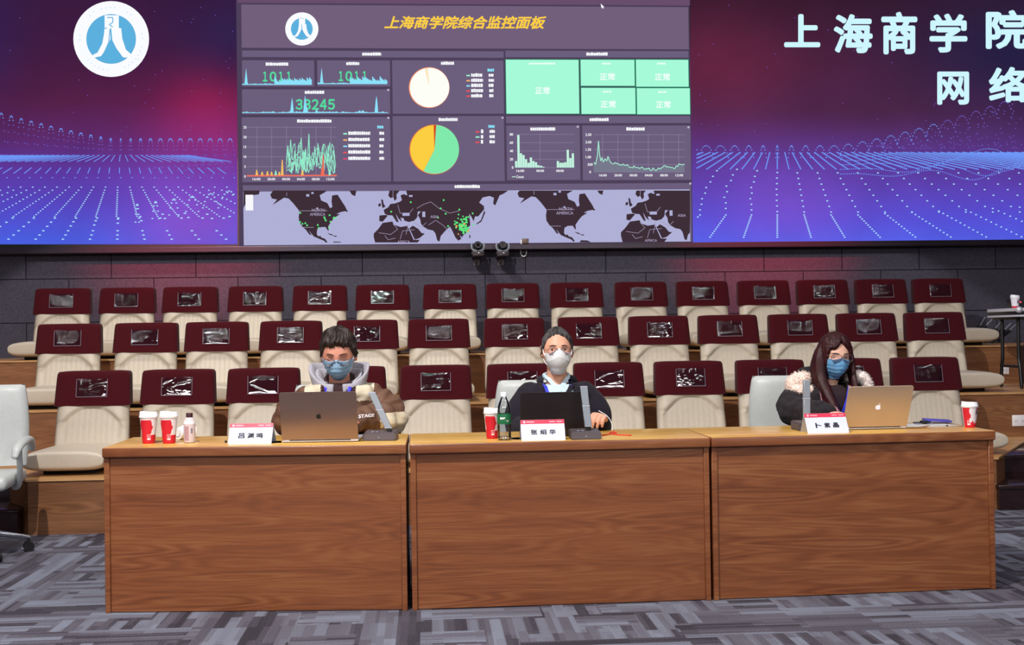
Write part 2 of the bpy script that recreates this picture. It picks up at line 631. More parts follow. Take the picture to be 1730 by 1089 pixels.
def letters(bm, body, to3, cx, cy, width=None, height=None, mi=0, shear=0.0, offset=0.0):
    """Lettering centred on (cx, cy), fitted to width x height, mapped by to3(x, y)."""
    vs, fs, size = text_shape(body, shear, 0.0)
    size = size + 2 * offset
    sx = width / size[0] if width else None
    sy = height / size[1] if height else None
    sx = sx or sy
    sy = sy or sx
    # a bolder weight is the same letters struck again a little to each side
    for ox, oy in (((0, 0),) if not offset else [(offset * math.cos(k * PI / 4), offset * math.sin(k * PI / 4)) for k in range(8)]):
        nv = [bm.verts.new(to3(cx + (x + ox) * sx, cy + (y + oy) * sy)) for x, y, _ in vs]
        for f in fs:
            try:
                bm.faces.new([nv[i] for i in f]).material_index = mi
            except ValueError:
                pass


# ------------------------------------------------------------------ the setting
HT = 0.3608                         # height of one seating tier
R1, R2, R3, YW = 2.3264, 3.7199, 5.1498, 6.85
bm = NB()
box(bm, -11, 11, -9, 8, -0.1, 0)
tag(obj('floor', bm, 'carpet', smooth=False), kind='structure')
bm = NB()
box(bm, -11, 11, YW, YW + 0.15, 0, 6.5)
tag(obj('wall_back', bm, 'wall', smooth=False), kind='structure')
for nm, x0, x1 in (('wall_left', -10.9, -10.75), ('wall_right', 10.75, 10.9)):
    bm = NB()
    box(bm, x0, x1, -9, YW, 0, 6.5)
    tag(obj(nm, bm, plain('dark_side_wall', S(70, 68, 80), 0.9), smooth=False), kind='structure')

xr3 = at(1722, 620, Y=R3).x
xl1, xr1 = at(47, 809, Y=R1).x, at(1683, 772, Y=R1).x
for k, (ya, yb, xl, xr) in enumerate(((R1, R2, xl1, xr1), (R2, R3, xl1 - 1.0, xr1 + 1.0), (R3, YW - 0.003, xl1 - 1.9, xr3))):
    bm = NB()
    s = (yb - ya) * 0.72
    h = HT * (k + 1)
    P = [(xl, ya), (xr, ya), (xr + s, yb), (xl - s, yb)]
    lo = [bm.verts.new((x, y, 0)) for x, y in P]
    hi = [bm.verts.new((x, y, h - 0.014)) for x, y in P]
    for i in range(4):
        bm.faces.new((lo[i], lo[(i + 1) % 4], hi[(i + 1) % 4], hi[i]))
    bm.faces.new(lo)
    bm.faces.new(hi)
    # the tread board with its small nosing
    g = 0.012
    Pn = [(xl - g, ya - g), (xr + g, ya - g), (xr + s + g, yb - 0.001), (xl - s - g, yb - 0.001)]
    prism(bm, Pn, 0.014, lambda x, y, d, h=h: (x, y, h - 0.014 + d), 1)
    tag(obj('seating_tier', bm, ['tier', 'tread'], smooth=False), ('lowest', 'middle', 'highest')[k] + ' wood veneer seating tier with pale tread board', None, None, 'structure')

# ------------------------------------------------------------------ LED video wall
YS = 6.72
rnd = random.Random(4)


def Q(u, v, layer=0):
    p = at(u, v, Y=YS)
    return Vector((p.x, YS - 0.0016 * layer, p.z))


def qrect(bm, u0, v0, u1, v1, layer, mi=0):
    uc, vc = (u0 + u1) / 2, (v0 + v1) / 2
    x0, x1 = Q(u0, vc).x, Q(u1, vc).x
    z0, z1 = Q(uc, v1).z, Q(uc, v0).z
    y = YS - 0.0016 * layer
    bm.faces.new([bm.verts.new(p) for p in ((x0, y, z0), (x1, y, z0), (x1, y, z1), (x0, y, z1))]).material_index = mi


def qpoly(bm, pts, layer, mi=0):
    vs = [bm.verts.new(Q(u, v, layer)) for u, v in pts]
    if len(pts) <= 4:
        bm.faces.new(vs).material_index = mi
        return
    for tri in tessellate_polygon([[Vector((u, v, 0)) for u, v in pts]]):
        try:
            bm.faces.new([vs[i] for i in tri]).material_index = mi
        except ValueError:
            pass


def qline(bm, pts, wpx, layer, mi=0):
    for a, b in zip(pts, pts[1:]):
        d = Vector((b[0] - a[0], b[1] - a[1]))
        if d.length < 1e-6:
            continue
        n = Vector((-d.y, d.x)).normalized() * wpx / 2
        qpoly(bm, [(a[0] + n.x, a[1] + n.y), (b[0] + n.x, b[1] + n.y), (b[0] - n.x, b[1] - n.y), (a[0] - n.x, a[1] - n.y)], layer, mi)


def qdisc(bm, u, v, r, layer, mi=0, a0=0.0, a1=360.0, n=48):
    pts = []
    k = max(3, int(n * (a1 - a0) / 360))
    for i in range(k + (0 if a1 - a0 >= 360 else 1)):
        a = math.radians(a0 + (a1 - a0) * i / k - 90)
        pts.append((u + r * math.cos(a), v + r * math.sin(a)))
    if a1 - a0 < 360:
        pts = [(u, v)] + pts
    qpoly(bm, pts, layer, mi)


def qtext(bm, body, u, v, width=None, height=None, layer=3, mi=0, shear=0, offset=0):
    letters(bm, body, lambda x, y: Q(x, -y, layer), u, -v, width, height, mi, shear, offset)


def mixc(a, b, t):
    t = max(0.0, min(1.0, t))
    return tuple(x + (y - x) * t for x, y in zip(a, b))


def glow(u, v, cu, cv, ru, rv):
    return math.exp(-((u - cu) / ru) ** 2 - ((v - cv) / rv) ** 2)


def stops(v, tab):
    for (v0, c0), (v1, c1) in zip(tab, tab[1:]):
        if v <= v1:
            return mixc(c0, c1, (v - v0) / (v1 - v0))
    return tab[-1][1]


def sky_left(u, v):
    c = stops(v, ((-60, (36, 24, 50)), (0, (58, 26, 62)), (80, (66, 28, 66)), (170, (84, 32, 72)), (230, (92, 42, 104)), (290, (92, 56, 160)), (350, (84, 72, 196)), (412, (72, 96, 226))))
    c = mixc(c, (168, 28, 70), 0.58 * glow(u, v, 350, 178, 85, 70))
    c = mixc(c, (168, 50, 130), 0.5 * glow(u, v, 350, 232, 110, 60))
    c = mixc(c, (150, 84, 206), 0.75 * glow(u, v, 330, 375, 130, 90))
    c = mixc(c, (40, 36, 82), 0.6 * glow(u, v, 400, 60, 110, 70))
    return mixc(c, (44, 36, 90), 0.5 * glow(u, v, -20, 60, 60, 110))


def sky_right(u, v):
    c = stops(v, ((-60, (40, 20, 38)), (0, (56, 26, 46)), (120, (84, 36, 66)), (190, (84, 42, 84)), (250, (92, 54, 134)), (310, (92, 64, 174)), (370, (86, 80, 214)), (412, (84, 98, 232))))
    c = mixc(c, (108, 38, 66), 0.7 * glow(u, v, 1220, 110, 120, 90))
    c = mixc(c, (30, 32, 70), 0.85 * glow(u, v, 1760, 90, 260, 110))
    c = mixc(c, (70, 34, 62), 0.5 * glow(u, v, 1470, 180, 120, 40))
    return mixc(c, (134, 84, 206), 0.6 * glow(u, v, 1330, 345, 130, 70))


def picture_panel(name, u0, u1, fn, parent):
    b = NB()
    lay = b.loops.layers.color.new('picture')
    nu, nv = 44, 40
    V0, V1 = -62.0, 412.5
    g = [[b.verts.new(Q(u0 + (u1 - u0) * i / nu, V0 + (V1 - V0) * j / nv)) for i in range(nu + 1)] for j in range(nv + 1)]
    for row in g:
        for vtx in row:
            vtx.co.y = YS
    for j in range(nv):
        for i in range(nu):
            f = b.faces.new((g[j][i], g[j][i + 1], g[j + 1][i + 1], g[j + 1][i]))
            for lp, (di, dj) in zip(f.loops, ((0, 0), (1, 0), (1, 1), (0, 1))):
                c = fn(u0 + (u1 - u0) * (i + di) / nu, V0 + (V1 - V0) * (j + dj) / nv)
                lp[lay] = (c[0] / 255, c[1] / 255, c[2] / 255, 1)
    return obj(name, b, vcol_emission('led_picture'), parent, smooth=False)


E_ = {}


def em(r, g, b):
    k = 'led_%d_%d_%d' % (r, g, b)
    if k not in E_:
        E_[k] = emis(k, S(r, g, b), 1.0)
    return E_[k]


WHITE, TEAL, CYAN = em(250, 252, 255), em(150, 238, 205), em(140, 226, 250)
led = thing('led_video_wall', 'wide LED video wall showing a monitoring dashboard between two dotted wave pictures', 'screen', (0, YS, 0))


def onled(name, b, mats, parent=led):
    o = obj(name, b, mats, parent, smooth=False)
    for vtx in o.data.vertices:
        vtx.co.y -= YS
    return o


cabinet = NB()
zb, zt = Q(785, 412.5).z, Q(785, -62).z
XS0, XS1 = Q(-330, 200).x - 0.03, Q(2130, 200).x + 0.03
box(cabinet, XS0, XS1, YS + 0.004, YW - 0.004, zb - 0.01, zt + 0.03)
onled('cabinet', cabinet, 'black')
b = NB()
box(b, XS0, XS1, YS - 0.05, YW - 0.004, zb - 0.062, zb - 0.004, 0, 0.006)
onled('bottom_trim', b, plain('dark_trim_metal', S(56, 46, 58), 0.35, 0.5))
PL = picture_panel('picture_panel', -330, 401, sky_left, led)
PR = picture_panel('picture_panel', 1166, 2130, sky_right, led)
for o in (PL, PR):
    for vtx in o.data.vertices:
        vtx.co.y -= YS


def emblem(u, v, r, parent, small=False):
    b = NB()
    k = r / 64.0
    qdisc(b, u, v, r, 2, 0)
    qdisc(b, u, v, 42 * k, 3, 1)
    p = lambda pts: qpoly(b, [(u + x * k, v + y * k) for x, y in pts], 4, 0)
    p([(-11, -40), (13, -40), (13, -18), (-11, -18)])
    p([(-11, -20), (-2, -20), (-1, 0), (-8, 16), (-17, 29), (-30, 32), (-31, 27), (-23, 23), (-15, 8), (-12, -8)])
    p([(0, -20), (17, -18), (19, 0), (25, 18), (34, 26), (32, 32), (20, 31), (9, 16), (2, 2)])
    if not small:
        for x0, y0, x1, y1 in ((-7, -36, 3, -36), (3, -36, 3, -28), (3, -28, -3, -24), (-3, -24, 3, -20)):
            qline(b, [(u + x0 * k, v + y0 * k), (u + x1 * k, v + y1 * k)], 1.6, 5, 1)
        qline(b, [(u - 2 * k, v - 16 * k), (u - 4 * k, v + 6 * k), (u - 14 * k, v + 28 * k)], 1.5, 5, 1)
        qline(b, [(u - 12 * k, v - 18 * k), (u - 7 * k, v - 18 * k)], 1.5, 5, 1)
        for j in range(44):
            a = 2 * PI * j / 44 + 0.4
            if rnd.random() < 0.55:
                qdisc(b, u + 53 * k * math.cos(a), v + 53 * k * math.sin(a), 1.3 * k, 3, 2, n=6)
    return onled('emblem', b, [WHITE, em(92, 176, 222), em(206, 232, 248)], parent)


emblem(188, 66, 64, PL)

# dotted wave pictures
DOT, DIM, FAINT = em(176, 224, 255), em(110, 150, 246), em(112, 92, 196)


def dots_left():
    b = NB()

    def d(u, v, wd=2.2, hd=1.5, mi=0):
        if -320 < u < 397 and v < 409:
            qrect(b, u - wd / 2, v - hd / 2, u + wd / 2, v + hd / 2, 2, mi)
    for i in range(-24, 12):
        ut, ub = 199 + i * 20.5, 195 + i * 48
        for k in range(15):
            t = (k / 15) ** 0.85 * 0.55
            if i < 9 or k % 2 == 0:
                d(ut + (ub - ut) * t, 316 + 95 * t, 2.6, 1.6)
        kink = 8 * math.exp(-((i - 3) / 3.0) ** 2)
        for k in range(7):
            t = 0.55 + 0.45 * k / 6
            d(ut + (ub - ut) * t + 3, 316 + 95 * t - kink * 2.2 * math.sin(PI * min(1, k / 3)), 4.0, 1.9)
    for i in range(-34, 24):
        u0, u1 = 203 + i * 8.6, 202 + i * 14.5
        if -300 < u0 and max(u0, u1) < 395:
            qline(b, [(u0, 262), (u1, 273)], 1.3, 2, 1)
        w0 = 202 + i * 16.5
        if -300 < w0 < 380 and w0 + i * 1.4 < 395:
            qline(b, [(w0, 283), (w0 + i * 1.4, 293)], 1.5, 2, 1)
        if i % 2 == 0:
            d(204 + i * 9.6, 300, 2.6, 1.6, 1)
    for i in range(-14, 13):
        uc = 204 + i * 16.8
        top = 236 + (-(abs(i) ** 1.25) * 2.0 if i < 0 else -1.5)
        for k in range(15):
            t = k / 14
            d(uc + (t - 0.5) * 14 * min(1, abs(i) / 5 + 0.12), top + (262 - top) * abs(2 * t - 1) ** 2.6, 2.0, 1.5, 1 if 3 < k < 11 else 2)
    for i in range(12):
        uc = 262 + i * 11.5
        for k in range(7):
            t = k / 6
            d(uc + (t - 0.5) * 12, 282 + 20 * (2 * t - 1) ** 2 - i * 0.8, 1.8, 1.4, 2)
    for i in range(6):
        uc = 232 + i * 31
        hgt = 30 - i * 1.5
        for k in range(9):
            t = k / 8
            d(uc + (t - 0.5) * (6 + i * 5), 345 - i * 4.5 + hgt * (2 * t - 1) ** 2, 2.8, 1.8)
    for _ in range(70):
        d(rnd.uniform(-320, 395), rnd.uniform(10, 230), 1.3, 1.3, 2)
    return onled('dotted_wave', b, [DOT, DIM, FAINT], PL)


def dots_right():
    b = NB()

    def d(u, v, wd=2.4, hd=1.6, mi=0):
        if 1176 < u < 2120 and v < 404:
            qrect(b, u - wd / 2, v - hd / 2, u + wd / 2, v + hd / 2, 2, mi)
    for i in range(-3, 16):
        ut, ub = 1313 + i * 45.5 - (2 * i if i < 0 else 0), 1313 + i * 58 + (max(0, i - 2) * 3.0)
        for k in range(13):
            t = k / 12
            d(ut + (ub - ut) * t, 363 - 2.2 * max(0, i - 3) + (41 + 2.2 * max(0, i - 3)) * t, 2.8, 1.9)
        um = 1313 + i * 34
        kink = 10 * math.exp(-((i + 2) / 1.4) ** 2)
        for k in range(8):
            t = k / 7
            d(um + (ut - um) * t - kink * math.sin(PI * t) * (1 if k % 2 else 0.6), 292 + 66 * t - kink * 0.6, 3.0, 1.9)
    for i in range(-14, 34):
        u0, u1 = 1313 + i * 12.5, 1313 + i * 20
        if min(u0, u1) > 1176 and max(u0, u1) < 2100:
            qline(b, [(u0, 257), (u1, 286)], 1.9, 2, 1)
        elif u0 > 1176 > u1:
            t = (u0 - 1176) / (u0 - u1)
            qline(b, [(u0, 257), (1176.5, 257 + 29 * t)], 1.9, 2, 1)
    for i in range(-6, 24):
        uc = 1313 + i * 24
        top = 246 + (-max(0, i - 4) ** 1.35 * 2.6)
        for k in range(11):
            t = k / 10
            d(uc + (t - 0.5) * 22 * (0.25 + min(1, abs(i) / 4)), top + 20 * (2 * t - 1) ** 2, 2.0, 1.5, 1 if i < 12 else 2)
        if i > 6:
            for k in range(16):
                d(uc + rnd.uniform(-14, 14), rnd.uniform(top + 8, 252), 1.6, 1.4, 2)
    for j in range(5):
        for k in range(90):
            u = 1420 + k * 3.6
            v = 262 + j * 8 + 14 * math.sin(k * 0.16 + j * 1.1) * (k / 90)
            d(u, v, 1.9, 1.4, 1)
    for _ in range(50):
        d(rnd.uniform(1180, 2100), rnd.uniform(8, 240), 1.3, 1.3, 2)
    return onled('dotted_wave', b, [DOT, DIM, FAINT], PR)


dots_left()
dots_right()
b = NB()
for ch, u, v, wd, ht in (('上', 1355, 52, 61, 56), ('海', 1441, 57, 66, 66), ('商', 1519, 56, 61, 72), ('学', 1602, 56, 64, 66), ('院', 1701, 50, 72, 66),
                         ('网', 1610, 149, 54, 56), ('络', 1703, 143, 66, 60)):
    qtext(b, ch, u, v, wd, ht, 3, 0, 0.0, 0.034)
onled('white_lettering', b, em(205, 246, 255), PR)

# dashboard window
PANEL, GAP, HEAD = em(108, 95, 125), em(78, 64, 90), em(114, 95, 124)
DB = NB()
qrect(DB, 401, -62, 1167, 412.5, 0.5, 0)
for r in ((409, 86, 851, 97), (854, 86, 1163, 97), (409, 102, 531, 146), (536, 102, 659, 146), (409, 151, 659, 193), (409, 198, 660, 307),
          (663, 102, 851, 192), (664, 196, 852, 306), (855, 196, 1166, 208), (856, 212, 980, 304), (984, 212, 1167, 304), (411, 311, 1168, 411)):
    qrect(DB, *r, 1.2, 1)
qrect(DB, 408, 10, 1163, 82, 1.2, 2)
qrect(DB, 401, -62, 1165, 7, 1.2, 3)
dash = onled('dashboard_panel', DB, [GAP, PANEL, HEAD, em(104, 78, 108)])
emblem(510, 49, 28, dash, True)
b = NB()
qtext(b, '上海商学院综合监控面板', 786, 38, 274, 22, 3, 0, 0.28, 0.030)
onled('yellow_lettering', b, em(252, 206, 70), dash)

b = NB()     # small white captions, too small in the photo to read


def caption(u, v, wd, hd=5.0, mi=0):
    x = u - wd / 2
    while x < u + wd / 2 - 1:
        s = rnd.uniform(2.2, 4.6)
        qrect(b, x, v - hd / 2 + rnd.uniform(-0.4, 0.5), min(x + s, u + wd / 2), v + hd / 2, 3, mi)
        x += s + 0.5


for a in ((628, 91.5, 32), (1009, 91.5, 37), (468, 108.5, 38), (596, 107.5, 22), (532, 156, 34), (531, 204.5, 58), (756, 107, 22), (757, 202, 32),
          (1012, 202, 32), (917, 218, 42), (1074, 218, 32), (790, 315, 44)):
    caption(*a)
for k in range(5):
    v = 127 + k * 8.7
    caption(806, v, 20, 5.4)
    caption(830, v, 9 - (2 if k > 2 else 0), 5)
    qrect(b, 788, v - 0.5, 794, v + 2.0, 3, (1, 2, 3, 4, 4)[k])
    v = 225 + k * 10.6
    caption(607, v, 37, 5.4)
    caption(645, v, 8, 5)
    qrect(b, 580, v - 0.3, 586.5, v + 2.2, 3, (1, 2, 3, 4, 5)[k])
for k in range(3):
    v = 222 + k * 8.8
    caption(815, v, 5, 6)
    caption(831.5, v, 9, 5)
    qrect(b, 803.5, v - 0.5, 810, v + 2.0, 3, (4, 1, 4)[k])
for u, v in ((829, 118.5), (643, 214.5), (830.5, 213.5)):
    caption(u, v, 11, 4.8, 3)
for u, v in ((656, 152), (656, 199), (849, 199), (976, 214), (1163, 215), (1166, 310)):
    qdisc(b, u, v, 2.0, 3, 6, n=8)
onled('captions', b, [WHITE, em(160, 236, 210), em(245, 180, 110), em(140, 226, 250), em(232, 84, 92), em(230, 70, 120), em(190, 180, 206)], dash)

# counters with their area charts
b = NB()
for u0 in (0, 128):
    for k, ch in enumerate('１０１１'):
        qtext(b, ch, 448 + u0 + 13.4 * k, 129.5 - u0 * 0.006, 11.5 if ch == '０' else 7.5, 17, 3, 0, 0, 0.03)
for k, ch in enumerate('３３２４５'):
    qtext(b, ch, 505.5 + 13.6 * k, 176.5, 12, 18, 3, 0, 0, 0.03)
onled('counters', b, em(84, 222, 160), dash)
b = NB()
for k in range(2):
    o0 = 127.5 * k
    base = 143.5 - k * 1.2
    qpoly(b, [(412 + o0, base), (413.5 + o0, base - 4), (416 + o0, 115 - k), (418.5 + o0, base - 4), (420 + o0, base)], 4)
    u = 409.0
    while u < 526:
        hh = rnd.uniform(1.5, 3.0) if u < 460 else rnd.uniform(7, 15)
        qpoly(b, [(u + o0, base), (u + o0, base - hh), (u + 2.2 + o0, base - hh * 0.8), (u + 4.4 + o0, base - hh * 0.6), (u + 4.4 + o0, base)], 4)
        u += 4.2
u = 409.0
while u < 654:
    hh = rnd.uniform(0.8, 3.2) + (3 if 600 < u < 616 or u > 650 else 0)
    qpoly(b, [(u, 191), (u, 191 - hh * 0.7), (u + 3, 191 - hh), (u + 6, 191 - 0.8), (u + 6, 191)], 4)
    u += 5.6
for u, top in ((493.5, 165), (515.5, 161), (518.5, 178), (535, 184), (636, 162)):
    qpoly(b, [(u - 3.2, 190.5), (u - 1.2, top + 8), (u, top), (u + 1.4, top + 8), (u + 3.0, 190.5)], 4)
onled('area_charts', b, CYAN, dash)

# line chart on the west side of the dashboard
b = NB()
for k in range(6):
    v = 215 + k * 16.6
    qline(b, [(417, v), (569, v)], 0.7, 2, 0)
    qtext(b, str(25 - 5 * k), 414 - (0 if k > 3 else 0), v, None, 4.2, 3, 1, 0, 0.02)
    qline(b, [(434 + k * 25, 214), (434 + k * 25, 298)], 0.7, 2, 0)
    qtext(b, ('16:00', '20:00', '00:00', '04:00', '08:00', '12:00')[k], 433.5 + k * 25, 302.5, 13.5, 4.0, 3, 1, 0, 0.02)
for s in range(5):
    pts = []
    u = 484.0
    while u < 568.5:
        pk = rnd.random()
        pts.append((u, 296 - (rnd.uniform(2, 44) if pk < 0.88 else rnd.uniform(44, 56))))
        u += rnd.uniform(1.6, 3.4)
    qline(b, pts, 1.0, 3 + s * 0.2, 2)
qline(b, [(520, 262), (522, 226), (524, 285)], 1.3, 3.7, 2)
qline(b, [(489, 282), (491, 236), (494, 270), (507, 255), (509, 233), (512, 284)], 1.2, 3.7, 2)
qrect(b, 417, 295.4, 569, 297.8, 4, 3)
for u, h_, m in ((434, 9, 4), (443, 6, 4), (452, 7, 4), (459, 6, 4), (466, 8, 2), (477, 26, 4), (472, 6, 4), (511, 9, 4), (546, 34, 3), (544, 12, 3), (557, 9, 2)):
    qpoly(b, [(u - 2.2, 296), (u - 0.8, 296 - h_), (u + 0.8, 296 - h_), (u + 2.2, 296)], 4.2, m)
onled('line_chart', b, [em(142, 130, 164), WHITE, TEAL, em(240, 110, 90), em(248, 196, 100)], dash)

b = NB()
qdisc(b, 725, 148, 34.5, 2, 1)
qdisc(b, 725.6, 148, 33.4, 3, 0)
qdisc(b, 725.6, 148, 33.4, 4, 2, -14, -8)
qdisc(b, 725.6, 148, 33.4, 4, 3, -7, -3)
onled('pie_chart', b, [em(253, 254, 246), em(240, 140, 96), em(250, 226, 180), em(250, 238, 214)], dash)
b = NB()
qdisc(b, 733.5, 252.5, 42, 2, 3)
qdisc(b, 734.2, 252.3, 41.3, 3, 0, 4, 207)
qdisc(b, 734.0, 252.3, 41.0, 3, 1, 207, 358)
qdisc(b, 734.0, 252.3, 41.0, 3, 2, -2, 4)
onled('pie_chart', b, [em(128, 234, 172), em(252, 206, 66), em(206, 70, 40), em(238, 120, 60)], dash)

for k, (r, tu, tv, tw) in enumerate((((855, 101, 978, 192), 916.5, 153, 25), ((981, 101, 1072, 145), 1026, 129.5, 26), ((1074.5, 101, 1163, 146.5), 1119, 130, 26),
                                     ((982, 148.5, 1073.5, 192.5), 1027.5, 176, 26), ((1076, 149, 1165.5, 193), 1120.5, 176.5, 25))):
    b = NB()
    qrect(b, r[0] - 1.2, r[1] - 1.2, r[2] + 1.2, r[3] + 1.2, 1.5, 1)
    qrect(b, *r, 2, 0)
    qtext(b, '正常', tu, tv, tw, 12.5, 3, 2, 0, 0.035)
    wcap = 46 if k == 0 else 18
    for q in range(int(wcap / 5)):
        qrect(b, tu - wcap / 2 + q * 5, r[1] + 5, tu - wcap / 2 + q * 5 + 4.2, r[1] + 8, 3, 2)
    onled('status_tile', b, [em(166, 250, 216), em(34, 118, 92), em(236, 255, 248)], dash)

b = NB()
for k in range(5):
    v = 227 + k * 14
    qline(b, [(871, v), (970, v)], 0.7, 2, 0)
    qtext(b, str(80 - 20 * k), 864 if k < 4 else 866, v, None, 4.4, 3, 1, 0, 0.02)
qline(b, [(912, 227), (912, 283)], 0.7, 2, 0)
for u, t in ((879, '16:00'), (912.5, '00:00'), (946, '08:00')):
    qtext(b, t, u, 288.5, 13, 4, 3, 1, 0, 0.02)
caption_b = ((865, 4), (872, 11), (876, 55), (880.3, 24), (884.5, 21), (888.7, 14), (893, 8), (897, 17), (901.2, 11), (905.5, 9), (909.5, 4), (914, 3), (918, 1.2),
             (942.5, 11), (946.8, 8), (951, 8), (955.2, 9), (959.3, 30), (963.6, 16), (967.8, 24))
for u, h_ in caption_b[1:]:
    qrect(b, u - 1.9, 283 - h_, u + 1.9, 283, 3, 2)
qrect(b, 865, 298, 871, 299.3, 3, 2)
qtext(b, 'Count', 878.5, 298.5, 13, 4.4, 3, 1, 0, 0.02)
onled('bar_chart', b, [em(142, 130, 164), WHITE, em(196, 244, 224)], dash)

b = NB()
for k in range(6):
    v = 227.5 + k * 12.6
    qline(b, [(1003, v), (1157, v)], 0.7, 2, 0)
    qtext(b, ('2.50', '2.00', '1.50', '1.00', '500', '0')[k], 994 if k < 4 else 997, v, None, 4.4, 3, 1, 0, 0.02)
    qline(b, [(1018 + k * 25.7, 226), (1018 + k * 25.7, 290)], 0.7, 2, 0)
    qtext(b, ('16:00', '20:00', '00:00', '04:00', '08:00', '12:00')[k], 1018.5 + k * 25.8, 296, 13, 4, 3, 1, 0, 0.02)
pts = [(1003, 274), (1006, 278), (1009, 264), (1011, 238), (1013, 262), (1015, 272), (1017, 266), (1019, 274), (1022, 268), (1025, 272), (1027, 264), (1030, 272)]
u = 1032.0
while u < 1158:
    lvl = float(np.interp(u, (1032, 1045, 1065, 1090, 1110, 1125, 1140, 1152, 1158), (274, 278, 281, 285, 286.5, 281, 284, 276, 279)))
    pts.append((u, lvl + rnd.uniform(-2.6, 2.2)))
    u += 2.3
for a, c in zip(pts, pts[1:]):
    qpoly(b, [a, c, (c[0], 290), (a[0], 290)], 2.5, 3)
qline(b, pts, 1.3, 3, 2)
onled('line_chart', b, [em(142, 130, 164), WHITE, em(170, 240, 214), em(118, 122, 140)], dash)

# world map strip: land traced as shorelines, repeated where the map wraps round
MAPV0, MAPV1 = 321.8, 411.0


def c4(p):
    return (390 + p[0] / 4.325, 190 + p[1] / 4.325)


def c5(p):
    return (780 + p[0] / 4.22, 190 + p[1] / 4.22)


NAM = [c4(p) for p in ((310, 570), (288, 600), (300, 628), (338, 636), (305, 676), (352, 646), (390, 622), (422, 628), (455, 662), (486, 700), (502, 722), (496, 762), (500, 800), (522, 832), (548, 856), (574, 892), (590, 895), (570, 862),
                       (606, 905), (640, 920), (680, 936), (700, 955), (706, 946), (688, 922), (660, 912), (655, 900), (640, 905), (628, 888), (632, 852), (655, 838), (692, 836), (706, 858), (716, 866), (712, 830), (738, 792), (758, 768), (800, 742), (772, 742), (800, 728),
                       (850, 718), (838, 690), (806, 640), (780, 600), (740, 606), (736, 650), (742, 690), (724, 698), (706, 662), (660, 642), (650, 604), (690, 582), (700, 570))]
GRL = [c4(p) for p in ((866, 570), (918, 570), (908, 612), (884, 600))]
SAM = [c4(p) for p in ((742, 957), (752, 942), (800, 944), (826, 957))]
CUB = [c4(p) for p in ((704, 880), (728, 886), (748, 894), (744, 900), (722, 892))]
HAI = [c4(p) for p in ((752, 898), (778, 902), (770, 908), (752, 905))]
NFL = [c4(p) for p in ((836, 712), (858, 716), (850, 726), (838, 722))]
GBR = [c4(p) for p in ((1098, 632), (1112, 640), (1116, 665), (1130, 688), (1108, 698), (1102, 668))]
IRL = [c4(p) for p in ((1078, 668), (1096, 662), (1096, 684), (1078, 688))]
SCA = [c4(p) for p in ((1160, 570), (1150, 606), (1166, 626), (1186, 618), (1198, 646), (1212, 630), (1210, 600), (1234, 570))]
IBE = [c4(p) for p in ((1086, 752), (1084, 792), (1108, 798), (1126, 778), (1148, 752), (1130, 748))]
EUR = [c4(p) for p in ((1116, 712), (1150, 692), (1166, 668), (1200, 664), (1234, 652), (1250, 640), (1240, 606), (1262, 596), (1290, 606), (1280, 570))] + \
      [(858.5, 321.8), (851, 327), (844, 330), (836.6, 347), (833, 344), (834.5, 334), (827, 331), (815.5, 333.5), (809.5, 342), (815, 346), (817.5, 354), (808, 365.5), (802.5, 365.5), (800, 374), (797, 367), (792.5, 361), (794.5, 379), (789.5, 391.5), (782, 398),
       (781, 401)] + [c4(p) for p in ((1672, 896), (1684, 922), (1662, 936), (1640, 912), (1622, 872), (1602, 834), (1576, 854), (1534, 902), (1524, 944), (1508, 934), (1494, 882), (1478, 862), (1440, 854), (1404, 832), (1388, 810), (1384, 780), (1366, 750), (1388, 722), (1366, 724),
                                      (1362, 766), (1340, 790), (1300, 800), (1268, 790), (1262, 772), (1240, 768), (1250, 800), (1226, 776), (1204, 738), (1226, 800), (1212, 800), (1180, 752), (1150, 750), (1126, 742))]
AFR = [c4(p) for p in ((1076, 852), (1110, 806), (1180, 796), (1192, 820), (1240, 836), (1290, 828), (1300, 850), (1336, 930), (1380, 930), (1360, 956), (1056, 956), (1044, 910), (1044, 884))]
ARB = [c4(p) for p in ((1304, 846), (1330, 826), (1370, 850), (1394, 880), (1418, 884), (1378, 918), (1344, 928))]
JPN = [c5(p) for p in ((160, 700), (168, 712), (152, 752), (140, 778), (106, 798), (104, 792), (136, 768), (150, 730))]
SAK = [c5(p) for p in ((150, 662), (158, 662), (160, 694), (152, 694))]
PHL = [c5(p) for p in ((54, 872), (62, 874), (62, 896), (54, 892))]
SIB = [c4(p) for p in ((76, 570), (212, 570), (206, 598), (150, 606), (112, 660), (92, 700), (88, 640))]
LAND = (NAM, GRL, SAM, CUB, HAI, NFL, GBR, IRL, SCA, IBE, EUR, AFR, ARB, JPN, SAK, PHL)
b = NB()
UM0, UM1 = 411.5, 1165.5
qrect(b, UM0, MAPV0, UM1, MAPV1, 2, 0)


def clip(poly, lo, hi, ax):
    for s, lim in ((1, lo), (-1, hi)):
        out = []
        for i, p in enumerate(poly):
            q = poly[i - 1]
            a, c = s * (p[ax] - lim) >= 0, s * (q[ax] - lim) >= 0
            if a != c:
                t = (lim - q[ax]) / (p[ax] - q[ax])
                out.append((q[0] + (p[0] - q[0]) * t, q[1] + (p[1] - q[1]) * t))
            if a:
                out.append(p)
        poly = out
        if not poly:
            return poly
    return poly


